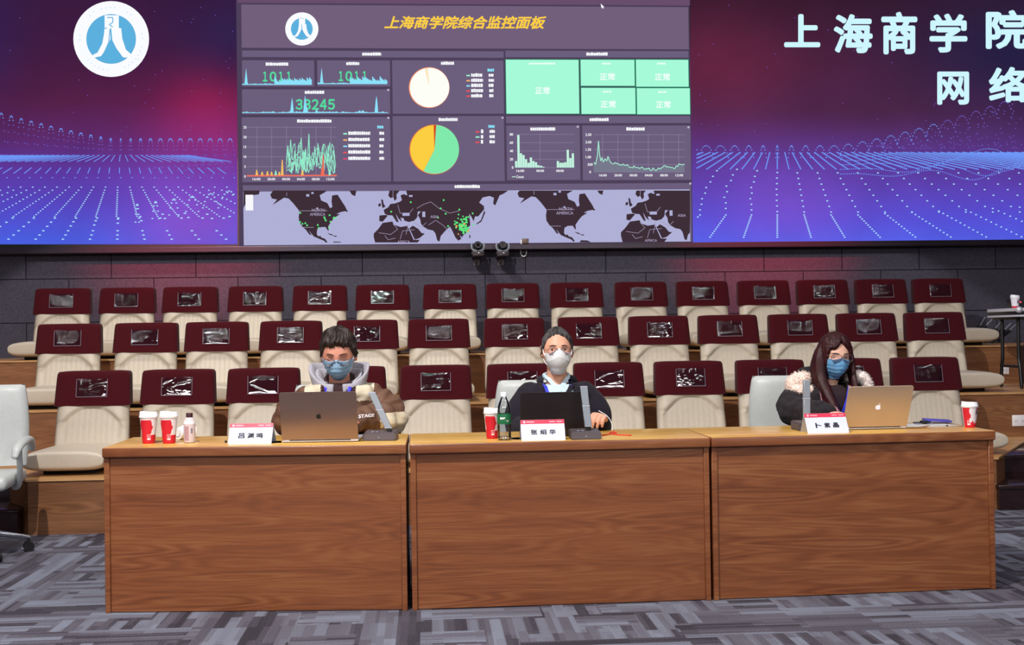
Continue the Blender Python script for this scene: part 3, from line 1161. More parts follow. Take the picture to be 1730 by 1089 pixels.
for du, dv in ((0, 0), (417.5, -2.2)):
    for poly in LAND:
        p = clip(clip([(u + du, v + dv) for u, v in poly], UM0, UM1, 0), MAPV0, MAPV1 - 1.5, 1)
        if len(p) > 2:
            qpoly(b, p, 3, 1)
p = clip(clip(SIB, UM0, UM1, 0), MAPV0, MAPV1, 1)
qpoly(b, p, 3, 1)
for du, dv in ((0, 0), (417.5, -2.2)):
    for ln in (((507, 356), (553, 356)), ((508, 384), (530, 384)), ((484.5, 325), (484.5, 331)), ((640, 393), (660, 396), (672, 387), (664, 378)), ((676, 404), (680, 390), (700, 388)), ((686, 396), (690, 378)), ((672, 346), (676, 360), (690, 362), (698, 352)),
               ((704, 352), (716, 345), (728, 341), (742, 352), (760, 360), (776, 356)), ((724, 380), (736, 372), (748, 380), (760, 392)), ((700, 376), (712, 384), (720, 376)), ((664, 322), (664, 334)), ((650, 398), (656, 405), (668, 402))):
        q = [(u + du, v + dv) for u, v in ln]
        if max(u for u, _ in q) < UM1:
            qline(b, q, 0.8, 4, 2)
    for ll in (((694, 331), 6, 3), ((520, 330), 5, 4), ((528, 326), 4, 3), ((536, 352), 3, 3), ((716, 362), 5, 9), ((686, 362), 12, 5)):
        (u, v), w_, h_ = ll
        if u + du < UM1:
            qrect(b, u + du - w_ / 2, v + dv - h_ / 2, u + du + w_ / 2, v + dv + h_ / 2, 4, 0)
    qtext(b, 'NORTH', 538 + du, 355 + dv, 22, 5, 5, 2, 0, 0.02)
    qtext(b, 'AMERICA', 536.5 + du, 362 + dv, 26 + (3 if du else 0), 5, 5, 2, 0, 0.02)
    qtext(b, 'ASIA', 734 + du, 366 + dv - (0 if not du else 0), 14, 4.6, 5, 2, 0, 0.02)
    qtext(b, 'AFRICA', 682 + du, 408.2 + dv, 21, 4.2, 5, 2, 0, 0.02)
qrect(b, 415, 329, 428, 355.5, 5, 3)
for u, v in ((507.5, 359.5), (507, 375), (511, 378), (516, 377), (519, 380.5), (537, 380), (538.5, 385), (548, 367), (549, 369.5), (550.5, 372.5), (557, 363.5), (558.5, 374.5), (563.5, 368.5), (565, 367.5), (556, 384.5), (568, 368),
             (661, 357.5), (694, 341.5), (749.5, 338), (744.5, 352), (753, 361), (776, 354), (740, 367.5), (757, 382), (798.5, 360.5)):
    qdisc(b, u, v, 1.6, 5, 4, n=8)
for _ in range(70):
    u, v = rnd.gauss(781, 6.5), rnd.gauss(380, 7)
    qdisc(b, u, v, rnd.uniform(1.3, 2.0), 5 + rnd.random() * 0.5, 5 if rnd.random() < 0.12 else 4, n=8)
onled('world_map', b, [em(176, 176, 214), em(62, 46, 56), em(160, 148, 176), em(248, 248, 252), em(96, 232, 130), em(244, 160, 90)], dash)
b = NB()
qpoly(b, [(1014.5, 6.5), (1021, 12), (1018.5, 12.5), (1020, 15), (1016, 13.5)], 4, 0)
onled('mouse_pointer', b, WHITE, dash)


# ------------------------------------------------------------------ auditorium seats
def sstep(a, b, x):
    t = max(0.0, min(1.0, (x - a) / (b - a)))
    return t * t * (3 - 2 * t)


CT, CH = 0.6728, 0.2487            # top of the headrest cover above its tread, height of the cover
TILT = math.tan(math.radians(11))


def back_y(z):
    return (z - CT) * TILT


def seat_back():
    b = NB()
    nu, nv = 36, 34
    z0, z1 = 0.075, 0.50
    F, K = [], []
    for j in range(nv + 1):
        v = j / nv
        z = z0 + (z1 - z0) * v
        hw = 0.262 - 0.014 * v
        fr, bk = [], []
        for i in range(nu + 1):
            u = -1 + 2 * i / nu
            au = abs(u)
            arch = 0.414 - 0.115 * (au / 0.80) ** 2.3
            s = (arch - z)
            inside = 1 / (1 + math.exp(max(-60, min(60, -s / 0.004)))) * (1 - sstep(0.74, 0.96, au))
            off = -0.020 * inside * (0.35 + 0.65 * max(0, min(1, (z - 0.10) / 0.25)))
            dist = abs(s) + 0.2 * max(0, au - 0.80)
            off -= 0.010 * math.exp(-(dist / 0.007) ** 2)
            off += 0.0022 * inside * math.cos(u * 40)
            # side bolsters and the dart that runs out from the arch
            off += 0.012 * (1 - inside) * math.exp(-((au - 0.80) / 0.35) ** 2) * (z > 0.1)
            dart = abs(z - (0.318 - 0.05 * (au - 0.70)))
            if au > 0.66:
                off -= 0.010 * math.exp(-(dart / 0.007) ** 2) * min(1, (au - 0.66) / 0.1)
            edge = 0.045 * au ** 9
            y = back_y(z) + 0.012 - off + edge
            fr.append((u * hw, y, z))
            bk.append((u * hw, back_y(z) + 0.115 - 0.03 * au ** 8, z))
        F.append(fr)
        K.append(bk)
    rings = [a + c[::-1] for a, c in zip(F, K)]
    loft(b, rings)
    return b


def seat_cushion():
    b = NB()
    y0, y1 = -0.71, -0.06
    n = 26
    rings = []
    for j in range(n + 1):
        t = j / n
        a = -PI / 2 + PI * t
        y = (y0 + y1) / 2 + (y1 - y0) / 2 * math.copysign(abs(math.sin(a)) ** 0.42, math.sin(a))
        k = max(0.03, math.cos(a)) ** 0.28
        hw = (0.262 + 0.012 * (1 - t)) * (0.93 + 0.07 * k) * (1 if t < 0.9 else 1)
        hh = 0.069 * k
        cz = 0.099 - 0.004 * math.sin(t * PI) + 0.012 * (t < 0.3) * (0.3 - t)
        r = []
        m = 30
        for i in range(m):
            q = 2 * PI * i / m
            cx, cz2 = math.cos(q), math.sin(q)
            x = hw * math.copysign(abs(cx) ** 0.42, cx)
            z = hh * math.copysign(abs(cz2) ** 0.62, cz2)
            if z > 0:
                z += 0.008 * math.cos(x / hw * PI / 2) - 0.004 * math.exp(-((abs(x) - 0.19) / 0.01) ** 2)
            r.append((x, y, cz + z))
        rings.append(r)
    loft(b, rings)
    return b


def headrest_cover():
    b = NB()
    rings = []
    n = 20
    for j in range(n + 1):
        t = j / n
        z = CT - CH + CH * t
        k = 1 - max(0, (t - 0.86) / 0.14) ** 2.2 * 0.16
        hw = (0.270 - 0.013 * t) * (1 - max(0, (t - 0.90) / 0.10) ** 2.5 * 0.035)
        r = []
        m = 40
        for i in range(m):
            q = 2 * PI * i / m
            c, s = math.cos(q), math.sin(q)
            x = hw * math.copysign(abs(c) ** 0.24, c)
            y = 0.062 * math.copysign(abs(s) ** 0.36, s) * (k if t > 0.86 else 1)
            zz = z - (0.006 * (abs(x) / hw) ** 6 if t > 0.8 else 0) + (0.003 * math.sin(x * 26) if t == 0 else 0)
            r.append((x, back_y(z) + 0.062 + y, zz))
        rings.append(r)
    loft(b, rings)
    return b


def card_pocket(seed):
    """A creased clear vinyl sleeve with its welded border."""
    r = random.Random(seed)
    b = NB()
    nu, nv = 48, 32
    wx, hz = 0.108, 0.064
    zc = CT - CH / 2 + 0.004
    amp = r.choice((0.5, 0.9, 1.2, 1.5, 1.0))
    ridges = [(r.uniform(-1, 1), r.uniform(-0.6, 0.6), r.uniform(0.05, 0.13), r.uniform(-1, 1) * 0.0026 * amp) for _ in range(6)]
    g = []
    for j in range(nv + 1):
        row = []
        for i in range(nu + 1):
            u, v = -1 + 2 * i / nu, -1 + 2 * j / nv
            e = (1 - u ** 6) * (1 - v ** 6)
            d = 0.0014
            for c, sl, wd, am in ridges:
                d += am * math.exp(-((v - c - sl * u - 0.25 * math.sin(u * 2.5 + c * 5)) / wd) ** 2) * (0.6 + 0.4 * math.sin(u * 3 + c * 9))
            d += 0.0012 * amp * noise.noise((u * 2.2 + seed, v * 3, seed * 0.7))
            z = zc + v * hz
            row.append(b.verts.new((u * wx, back_y(z) - 0.0048 - max(0.0, d) * e, z)))
        g.append(row)
    for j in range(nv):
        for i in range(nu):
            b.faces.new((g[j][i], g[j][i + 1], g[j + 1][i + 1], g[j + 1][i])).material_index = 0
    # weld line along both sides and the foot
    f = lambda x, z: (x, back_y(z) - 0.0062, z)
    for x0, x1, z0, z1 in ((-wx - 0.001, -wx + 0.0012, zc - hz, zc + hz), (wx - 0.0012, wx + 0.001, zc - hz, zc + hz), (-wx, wx, zc - hz - 0.001, zc - hz + 0.0014)):
        q = [b.verts.new(f(x, z)) for x, z in ((x0, z0), (x1, z0), (x1, z1), (x0, z1))]
        b.faces.new(q).material_index = 1
    return b


seat0 = thing('auditorium_seat', 'seat', 'seat')
obj('backrest', seat_back(), 'cream', seat0, angle=180)
obj('seat_cushion', seat_cushion(), 'cream', seat0, angle=180)
b = NB()
box(b, -0.17, 0.17, -0.56, -0.05, 0.0, 0.045, 0, 0.006)
obj('base', b, 'base', seat0)
hc = obj('headrest_cover', headrest_cover(), 'maroon', seat0, angle=70)
PK = []
for k in range(10):
    o = obj('card_pocket', card_pocket(k * 3 + 1), ['pocket', 'seam'], hc if k == 0 else None, angle=180)
    PK.append(o.data)
    if k:
        bpy.data.objects.remove(o)

ORD = 'first second third fourth fifth sixth seventh eighth'.split()
ROWS = (
    ('front row', R1 + 0.830, 1, [157, 300, 445, 591, 736, 882, 1028, 1165, 1303, 1434, 1566], 617),
    ('middle row', R2 + 0.790, 2, [115, 246, 366, 491, 620, 741, 869, 994, 1113, 1231, 1350, 1465, 1580], 537),
    ('top row', R3 + 0.812, 3, [105, 214, 321, 431, 540, 646, 760, 866, 974, 1083, 1187, 1291, 1391, 1490, 1587], 479))
first = True
for rname, Y, n, us, vt in ROWS:
    m = len(us)
    for i, u in enumerate(us):
        s = seat0 if first else copy_tree(seat0)
        first = False
        p = at(u, vt + (u - 865) * -0.0125, Y=Y)
        s.location = (p.x, Y + rnd.uniform(-0.01, 0.01), HT * n)
        s.rotation_euler = (0, 0, rnd.uniform(-0.025, 0.025))
        if i < m // 2:
            where = ORD[i] + ' from the emblem end'
        elif m - 1 - i < m // 2:
            where = ORD[m - 1 - i] + ' from the flight case end'
        else:
            where = 'midmost of its row'
        s['label'] = 'cream seat with maroon headrest, %s, %s' % (rname, where)
        s['group'] = 'tiered auditorium seats'
        pk = [c for c in s.children if c.name.startswith('headrest')][0].children[0]
        pk.data = PK[rnd.randrange(len(PK))]

# ------------------------------------------------------------------ desks
DZ = 0.76
DD = 0.55
corners = (((177, 1035.6), (690, 1031)), ((695.5, 1031), (1203, 1014)), ((1205.5, 1014), (1684, 994.6)))


def make_desk(L, rz):
    k = math.tan(rz)

    def obj(name, b, mat, parent):        # ends cut square to the row so that neighbours meet flush
        for v in b.verts:
            v.co.x = v.co.x * (1 + 0.012 * max(0, v.co.y)) + v.co.y * k
        return globals()['obj'](name, b, mat, parent)
    t = thing('conference_desk', 'desk', 'desk')
    h = L / 2
    b = NB()
    box(b, -h - 0.001, h + 0.001, -0.018, DD, DZ - 0.046, DZ, 0, 0.007, 3)
    for f in b.faces:
        if f.normal.z > 0.9 or (f.calc_center_median().z > DZ - 0.0005):
            f.material_index = 1
    o = obj('desk_top', b, ['desk', 'desktop'], t)
    b = NB()
    box(b, -h + 0.0285, h - 0.0285, 0.010, 0.028, 0.004, DZ - 0.0465)
    obj('front_panel', b, 'desk', t)
    for s in (-1, 1):
        b = NB()
        x0, x1 = sorted((s * (h - 0.003), s * (h - 0.028)))
        box(b, x0, x1, 0.0, DD - 0.03, 0.0, DZ - 0.0465, 0, 0.0015, 1)
        obj('side_panel', b, 'desk', t)
    b = NB()
    box(b, -h + 0.0285, h - 0.0285, 0.19, 0.20, 0.62, DZ - 0.0465)
    obj('cable_shelf', b, 'desk', t)
    return t


DESKS = []
for k, (a, c) in enumerate(corners):
    A, B = at(*a, Z=0), at(*c, Z=0)
    d = make_desk((B - A).length, math.atan2(B.y - A.y, B.x - A.x))
    d.location = (A + B) / 2
    d.rotation_euler = (0, 0, math.atan2(B.y - A.y, B.x - A.x))
    d['label'] = ('oak veneer desk carrying two red cups and the brown grey laptop', 'oak veneer desk carrying the black laptop and a water bottle',
                  'oak veneer desk carrying the pale laptop with a lit logo')[k]
    d['group'] = 'oak conference desks'
    DESKS.append(d)


def face_cam(p):
    return math.atan2(-(p.x - CAM.x), (p.y - CAM.y)) if False else 0.0


def dk(u, v, k=None):
    return at(u, v, Z=DZ)


RZ = [d.rotation_euler[2] for d in DESKS]

# ------------------------------------------------------------------ things on the desks


def name_card(u, v, body, rz, label, glare=False, pinkred='crimson'):
    p = dk(u, v)
    t = thing('name_card', label, 'name card', p, rz, 'tent name cards')
    W, H_, D = 0.205, 0.092, 0.05
    b = NB()
    # folded card: front leaf leaning back, back leaf leaning forward
    th = 0.0012
    for s in (-1, 1):
        y0 = 0 if s < 0 else 2 * D
        pts = [(y0, 0), (D, H_), (D, H_ - 0.003), (y0 + (th if s < 0 else -th), 0)]
        lo = [b.verts.new((-W / 2, y, z)) for y, z in pts]
        hi = [b.verts.new((W / 2, y, z)) for y, z in pts]
        for i in range(4):
            b.faces.new((lo[i], lo[(i + 1) % 4], hi[(i + 1) % 4], hi[i]))
        b.faces.new(lo)
        b.faces.new(hi)
    obj('card', b, 'paper', t, smooth=False)
    f = lambda x, z, e=0.0006: Vector((x, D * z / H_ - e * 0.88, z + e * 0.47))
    b = NB()
    vs = [b.verts.new(f(x, z)) for x, z in ((-W / 2, H_ * 0.80), (W / 2, H_ * 0.80), (W / 2, H_ * 0.995), (-W / 2, H_ * 0.995))]
    b.faces.new(vs)
    st = obj('red_strip', b, pinkred, t, smooth=False)
    b = NB()
    zc = H_ * 0.895
    g = lambda x, z: f(x, z, 0.001)
    n = 16
    b.faces.new([b.verts.new(g(-W / 2 + 0.017 + 0.006 * math.cos(2 * PI * i / n), zc + 0.006 * math.sin(2 * PI * i / n))) for i in range(n)])
    x = -W / 2 + 0.028
    for i in range(5):
        b.faces.new([b.verts.new(g(a, c)) for a, c in ((x, zc - 0.0028), (x + 0.0058, zc - 0.0028), (x + 0.0058, zc + 0.0028), (x, zc + 0.0028))])
        x += 0.0074
    for x in (W / 2 - 0.070, W / 2 - 0.036):
        b.faces.new([b.verts.new(g(a, c)) for a, c in ((x, zc - 0.002), (x + 0.026, zc - 0.002), (x + 0.026, zc + 0.002), (x, zc + 0.002))])
    obj('strip_print', b, plain('strip_print_pink', S(240, 170, 186), 0.6), t, smooth=False)
    b = NB()
    for i, ch in enumerate(body):
        letters(b, ch, g, -0.042 + 0.043 * i, H_ * 0.40, 0.030, 0.023, 0, 0, 0.03)
    obj('name_lettering', b, 'ink', t, smooth=False)
    return t


name_card(421.5, 749.5, '吕渊鸣', RZ[0], 'white tent name card with red strip beside the brown grey laptop')
name_card(918.5, 743.5, '张绍华', RZ[1], 'white tent name card with red strip before the black laptop')
name_card(1400, 731.5, '卜紫晶', RZ[2], 'white tent name card with red strip beside the pale laptop')

WOB = random.Random(9)


def paper_cup(p, label, rz, h=0.128, style='red', s=1.0):
    t = thing('paper_cup', label, 'cup', p, rz, 'paper coffee cups')
    h *= s
    r0, r1 = 0.0285 * s, 0.041 * s
    b = NB()
    n = 64
    m = 16
    prof = [(r0 * 0.96, 0.0), (r0, 0.002)] + [(r0 + (r1 - r0) * k / m, 0.002 + (h - 0.002) * k / m) for k in range(1, m + 1)]
    rings = [[(r * math.cos(2 * PI * i / n), r * math.sin(2 * PI * i / n), z) for i in range(n)] for r, z in prof]
    loft(b, rings)
    # printed: white field with a wavy edge on one side, red elsewhere, white rim and foot
    for f in b.faces:
        c = f.calc_center_median()
        a = math.degrees(math.atan2(c.y, c.x))       # -90 faces the camera
        z = c.z / h
        if style == 'red':
            edge = -48 + 7 * math.sin(z * 13) + 16 * max(0, 0.36 - z) / 0.36
            left = -146 + 5 * math.sin(z * 15 + 1)
            red = left < a < edge or z < 0.30 and not (a > 90)
            white = z > 0.90 or not red
        elif style == 'mostly_white':
            red = a < -112 + 8 * math.sin(z * 14) or z < 0.26 + 0.05 * math.sin(a * 0.12)
            red = red and not a > 60
            white = z > 0.93 or not red
        else:
            white = z > 0.2
        f.material_index = 1 if white else 0
    body = obj('cup_body', b, ['red', plain('cup_white', S(226, 222, 230), 0.5)], t)
    b = NB()
    R = r1 * 1.07
    lathe(b, [(R * 0.96, h - 0.006), (R, h - 0.004), (R, h + 0.003), (R * 0.955, h + 0.005), (R * 0.93, h + 0.016), (R * 0.90, h + 0.0185), (R * 0.84, h + 0.0185), (R * 0.82, h + 0.012), (0.001, h + 0.012)], 40)
    for v in b.verts:
        if v.co.z > h + 0.012 and v.co.x < 0:
            v.co.z += 0.007 * min(1, -v.co.x / R)
    obj('lid', b, 'white', t)
    # small white square mark with a bar in it
    def wrap(a0, z, e=0.0006):
        r = r0 + (r1 - r0) * z / h + e
        a = math.radians(a0)
        return Vector((r * math.cos(a), r * math.sin(a), z))
    b = NB()
    a0 = {'red': -72, 'mostly_white': -124, 'white': -95}[style]
    zc = h * 0.24
    hw, hh, tk = 14, 0.0125 * s, 2.2

    def patch(x0, x1, z0, z1, mi):
        for q in range(4):
            xa, xb = x0 + (x1 - x0) * q / 4, x0 + (x1 - x0) * (q + 1) / 4
            b.faces.new([b.verts.new(wrap(a, z)) for a, z in ((xa, z0), (xb, z0), (xb, z1), (xa, z1))]).material_index = mi
    if style != 'white':
        patch(a0 - hw, a0 - hw + tk, zc - hh, zc + hh, 0)
        patch(a0 + hw - tk, a0 + hw, zc - hh, zc + hh, 0)
        patch(a0 - hw, a0 + hw, zc + hh - 0.0016, zc + hh, 0)
        patch(a0 - hw, a0 + hw, zc - hh, zc - hh * 0.45, 0)
        patch(a0 - 2.5, a0 + 2.5, zc - hh * 0.3, zc + hh * 0.5, 0)
    if style == 'mostly_white':
        patch(-62, -46, h * 0.62, h * 0.84, 1)
        patch(-60, -44, h * 0.84, h * 0.95, 2)
    if style == 'white':
        patch(-84, -62, h * 0.45, h * 0.74, 1)
        patch(-82, -60, h * 0.68, h * 0.78, 2)
    obj('printed_mark', b, ['softwhite', 'navy', 'crimson'], t, smooth=False)
    return t


p = dk(248.5, 749.5)
paper_cup(p + Vector((0, 0.035, 0)), 'red paper cup with white lid standing nearest the end of the oak desks', RZ[0] + 0.02)
p = dk(283, 749.5)
paper_cup(p + Vector((0, 0.035, 0)), 'red paper cup with white lid standing next to the milky bottle', RZ[0] - 0.05)
p = dk(832.5, 741.5)
paper_cup(p + Vector((0, 0.04, 0)), 'red paper cup with white lid behind the clear water bottle', -0.25, 0.132, 'red', 0.93)
p = dk(1645, 722.5)
paper_cup(p + Vector((0, 0.04, 0)), 'red and white paper cup beside the loose papers', 0.0, 0.113, 'mostly_white', 0.93)

# white cup lying on its side behind the red cups
t = thing('tipped_cup', 'white paper cup lying on its side behind the red cups', 'cup', dk(298, 743.5) + Vector((0, 0.03, 0.0)), -0.55)
b = NB()
lathe(b, [(0.0265, 0.0), (0.0275, 0.002), (0.039, 0.085), (0.041, 0.087), (0.0385, 0.087), (0.027, 0.006), (0.0005, 0.006)], 32)
for v in b.verts:
    x, y, z = v.co
    v.co = (x, z, y + 0.041 - 0.0 + (0.014 * (1 - z / 0.087) * 0 - 0.0135 * (1 - z / 0.087)))
obj('cup_body', b, 'white', t)
b = NB()
n = 14
for k in range(n):
    a0, a1 = math.radians(-150 + 12 * k), math.radians(-150 + 12 * (k + 1))
    w0 = 0.006
    b.faces.new([b.verts.new((r * math.cos(a), -0.0008, 0.0275 + r * math.sin(a))) for r, a in ((0.013, a0), (0.013 + w0 * 0.5, a0), (0.013 + w0 * 0.5, a1), (0.013, a1))])
obj('printed_mark', b, 'greyprint', t, smooth=False)

# milky drink bottle
p = dk(318, 748.5) + Vector((0, 0.035, 0))
t = thing('drink_bottle', 'small milky bottle with dark maroon cap beside the red cups', 'bottle', p, RZ[0])
b = NB()
lathe(b, [(0.022, 0), (0.0265, 0.003), (0.0275, 0.012), (0.0275, 0.098), (0.0262, 0.106), (0.020, 0.116), (0.0135, 0.121), (0.013, 0.127), (0.0005, 0.127)], 32)
obj('bottle_body', b, 'milk', t)
b = NB()
lathe(b, [(0.0145, 0.1215), (0.0155, 0.1225), (0.0155, 0.139), (0.0145, 0.141), (0.0005, 0.141)], 28)
obj('cap', b, 'cap', t)
b = NB()
lathe(b, [(0.0268, 0.1045), (0.0276, 0.099), (0.0277, 0.090), (0.0274, 0.090)], 32, cap=False)
obj('shoulder_band', b, 'white', t)
b = NB()
for a0, a1, z0, z1, mi in ((-128, -82, 0.012, 0.080, 0), (-62, -44, 0.046, 0.070, 1)):
    for q in range(6):
        xa, xb = [math.radians(a0 + (a1 - a0) * (q + k) / 6) for k in (0, 1)]
        b.faces.new([b.verts.new((0.0279 * math.cos(a), 0.0279 * math.sin(a), z)) for a, z in ((xa, z0), (xb, z0), (xb, z1), (xa, z1))]).material_index = mi
obj('bottle_label', b, ['milklabel', 'greyprint'], t, smooth=False)

# clear water bottle
p = dk(853, 744) + Vector((0, 0.034, 0))
t = thing('water_bottle', 'clear plastic water bottle with green label beside a red cup', 'bottle', p, 0)
b = NB()
prof = [(0.024, 0), (0.030, 0.003), (0.032, 0.010)]
for k in range(7):
    z = 0.016 + k * 0.008
    prof += [(0.0322, z), (0.0308, z + 0.004)]
prof += [(0.0322, 0.075), (0.0322, 0.125), (0.031, 0.130), (0.0318, 0.136), (0.0300, 0.147), (0.0302, 0.152), (0.0270, 0.164), (0.0220, 0.178), (0.0160, 0.192), (0.0125, 0.200), (0.0122, 0.206), (0.0005, 0.206)]
lathe(b, prof, 36)
obj('bottle_body', b, 'bottle', t)
b = NB()
lathe(b, [(0.0138, 0.203), (0.0150, 0.204), (0.0150, 0.222), (0.0140, 0.224), (0.0005, 0.224)], 28)
obj('cap', b, 'white', t)
b = NB()
lathe(b, [(0.0326, 0.076), (0.0327, 0.0765), (0.0327, 0.1235), (0.0326, 0.124)], 36, cap=False)
lb = obj('green_label', b, 'green', t)
b = NB()
cyl = lambda x, z: Vector((0.0331 * math.sin(x / 0.0331), -0.0331 * math.cos(x / 0.0331), z))
for cx, cz, rr in ((-0.017, 0.1035, 0.006), (-0.008, 0.103, 0.005), (-0.001, 0.105, 0.004)):
    b.faces.new([b.verts.new(cyl(cx + rr * math.cos(2 * PI * i / 12), cz + rr * 0.9 * math.sin(2 * PI * i / 12))) for i in range(12)])
for x0, x1, z0, z1 in ((-0.022, 0.004, 0.094, 0.0962), (0.010, 0.022, 0.092, 0.094), (0.010, 0.018, 0.088, 0.090)):
    b.faces.new([b.verts.new(cyl(x, z)) for x, z in ((x0, z0), (x1, z0), (x1, z1), (x0, z1))])
obj('label_print', b, 'softwhite', lb, smooth=False)

# laptops


def laptop(p, rz, W, H_, lean, lid_m, label, logo, deck_m='silver'):
    """p: middle of the hinge line on the desk; the lid's back faces -y."""
    t = thing('laptop', label, 'laptop', p, rz, 'open laptops')
    b = NB()
    box(b, -W / 2, W / 2, 0.0, W * 0.68, 0.003, 0.0145, 0, 0.004)
    for sx in (-1, 1):
        for yy in (0.02, W * 0.62):
            box(b, sx * (W / 2 - 0.03) - 0.008, sx * (W / 2 - 0.03) + 0.008, yy, yy + 0.012, 0.0, 0.004)
    deck = obj('base', b, deck_m, t)
    b = NB()
    kw = W * 0.84
    for r in range(5):
        for c in range(13):
            x0 = -kw / 2 + kw * c / 13
            y0 = 0.03 + r * 0.019
            box(b, x0 + 0.001, x0 + kw / 13 - 0.001, y0, y0 + 0.0165, 0.0145, 0.0155)
    box(b, -0.06, 0.06, 0.135, 0.21, 0.0145, 0.0148)
    obj('keyboard', b, 'keys', deck, smooth=False)
    b = NB()
    L = Matrix.Translation((0, 0.004, 0.014)) @ Matrix.Rotation(lean, 4, 'X')
    # rounded lid slab
    rc = 0.011
    pts = []
    for cx, cz, a0 in ((W / 2 - rc, rc * 0.4, -90), (W / 2 - rc, H_ - rc, 0), (-W / 2 + rc, H_ - rc, 90), (-W / 2 + rc, rc * 0.4, 180)):
        for k in range(6):
            a = math.radians(a0 + 18 * k)
            pts.append((cx + rc * math.cos(a), max(0, cz + rc * math.sin(a))))
    prism(b, pts, 0.006, lambda x, z, d: L @ Vector((x, d - 0.004, z)))
    lid = obj('lid', b, lid_m, t, angle=50)
    b = NB()
    q = [(-W / 2 + 0.007, 0.014), (W / 2 - 0.007, 0.014), (W / 2 - 0.007, H_ - 0.007), (-W / 2 + 0.007, H_ - 0.007)]
    b.faces.new([b.verts.new(L @ Vector((x, 0.0025, z))) for x, z in q])
    obj('display', b, emis('laptop_display', S(120, 140, 170), 0.7, True) if 'black' not in lid_m else emis('laptop_display_dark', S(90, 110, 140), 0.7, True), lid, smooth=False)
    b = NB()
    tube(b, [(-W * 0.4, 0.004, 0.012), (W * 0.4, 0.004, 0.012)], 0.005, 10)
    obj('hinge', b, 'black', t)
    if logo:
        b = NB()
        s, mi = logo
        f3 = lambda x, z, e=0.0047: L @ Vector((x, -e, z))
        pts = []
        for k in range(40):            # apple outline: two lobes, bite on one side
            a = 2 * PI * k / 40
            r = 1.0 + 0.06 * math.cos(2 * a) - 0.13 * math.exp(-((a - PI / 2) / 0.32) ** 2) - 0.10 * math.exp(-((a - 1.5 * PI) / 0.25) ** 2)
            x, z = r * math.cos(a) * 0.92, r * math.sin(a)
            dd = math.hypot(x - 1.12, z - 0.16)
            if dd < 0.48:
                x = 1.12 - math.sqrt(max(0, 0.48 ** 2 - (z - 0.16) ** 2))
            pts.append((x, z))
        fc = b.faces.new([b.verts.new(f3(x * s, H_ * 0.5 - 0.002 + z * s)) for x, z in pts])
        leaf = [(0.0, 1.02), (0.06, 1.36), (0.38, 1.62), (0.36, 1.30)]
        b.faces.new([b.verts.new(f3(x * s, H_ * 0.5 - 0.002 + z * s)) for x, z in leaf])
        bmesh.ops.triangulate(b, faces=[fc])
        obj('logo', b, mi, lid, smooth=False)
    return t


def hinge_pt(u, v, back):
    q = dk(u, v)
    return q + Vector((0, back, 0))


p = hinge_pt(540, 748, 0.03)
laptop(p, RZ[0] * 0.6, 0.357, 0.236, math.radians(17), 'lapbrown', 'brown grey laptop with a small dark logo on its lid', (0.0125, 'keys'))
p = hinge_pt(941, 741, 0.11)
laptop(p, -0.05, 0.325, 0.208, math.radians(14), 'lapblack', 'black laptop open behind a name card and desk microphone', None, 'black')
p = hinge_pt(1482, 726, 0.03)
laptop(p, 0.03, 0.327, 0.222, math.radians(24), 'lapgold', 'pale silver laptop with a lit white logo on its lid', (0.0145, 'applewhite'))

# desk microphones: a slab base with a two-piece flat bar


def desk_mic(p, rz, label, lean_x, lean_y, W=0.15, D=0.115, off=0.03, tw=0.0):
    t = thing('desk_microphone', label, 'microphone', p, rz, 'bar shaped desk microphones')
    b = NB()
    P = [(-W / 2, 0), (W / 2, 0), (W / 2, D), (-W / 2, D)]
    lo = [b.verts.new((x, y, 0)) for x, y in P]
    hi = [b.verts.new((x * 0.99, (0.004 if y < 0.01 else y), 0.036 if y < 0.01 else 0.044)) for x, y in P]
    for i in range(4):
        b.faces.new((lo[i], lo[(i + 1) % 4], hi[(i + 1) % 4], hi[i]))
    b.faces.new(lo)
    b.faces.new(hi)
    bmesh.ops.bevel(b, geom=list(b.edges), offset=0.004, segments=2, affect='EDGES')
    base = obj('base', b, 'darkmetal', t)
    b = NB()
    for x in (-0.04, -0.02):
        box(b, x, x + 0.012, 0.03, 0.042, 0.0395, 0.0425)
    box(b, -0.005, 0.003, 0.0, 0.0024, 0.014, 0.018)
    obj('button', b, 'grey', base)
    d = Vector((lean_x, lean_y, 1)).normalized()
    B0 = Vector((off, 0.055, 0.040))
    rot = d.to_track_quat('Z', 'Y').to_matrix().to_4x4()
    Mx = Matrix.Translation(B0) @ Matrix.Rotation(tw, 4, 'Z') @ Matrix(((1, 0, d.x, 0), (0, 1, d.y, 0), (0, 0, d.z, 0), (0, 0, 0, 1)))
    b = NB()
    box(b, -0.012, 0.012, -0.007, 0.007, 0.0, 0.02, 0, 0.002, 1, Mx)
    obj('joint', b, 'black', t)
    b = NB()
    box(b, -0.0165, 0.0165, -0.009, 0.009, 0.018, 0.112, 0, 0.002, 1, Mx)
    box(b, -0.0165, 0.0165, -0.009, 0.009, 0.118, 0.205, 0, 0.002, 1, Mx)
    bar = obj('microphone_bar', b, 'grey', t)
    b = NB()
    box(b, -0.0172, 0.0172, -0.0096, 0.0096, 0.112, 0.118, 0, 0.0, 1, Mx)
    box(b, -0.0168, 0.0168, -0.0093, 0.0093, 0.2035, 0.207, 0, 0.0, 1, Mx)
    box(b, -0.0168, 0.0168, -0.0093, 0.0093, 0.017, 0.0195, 0, 0.0, 1, Mx)
    obj('band', b, 'silver', bar)
    return t


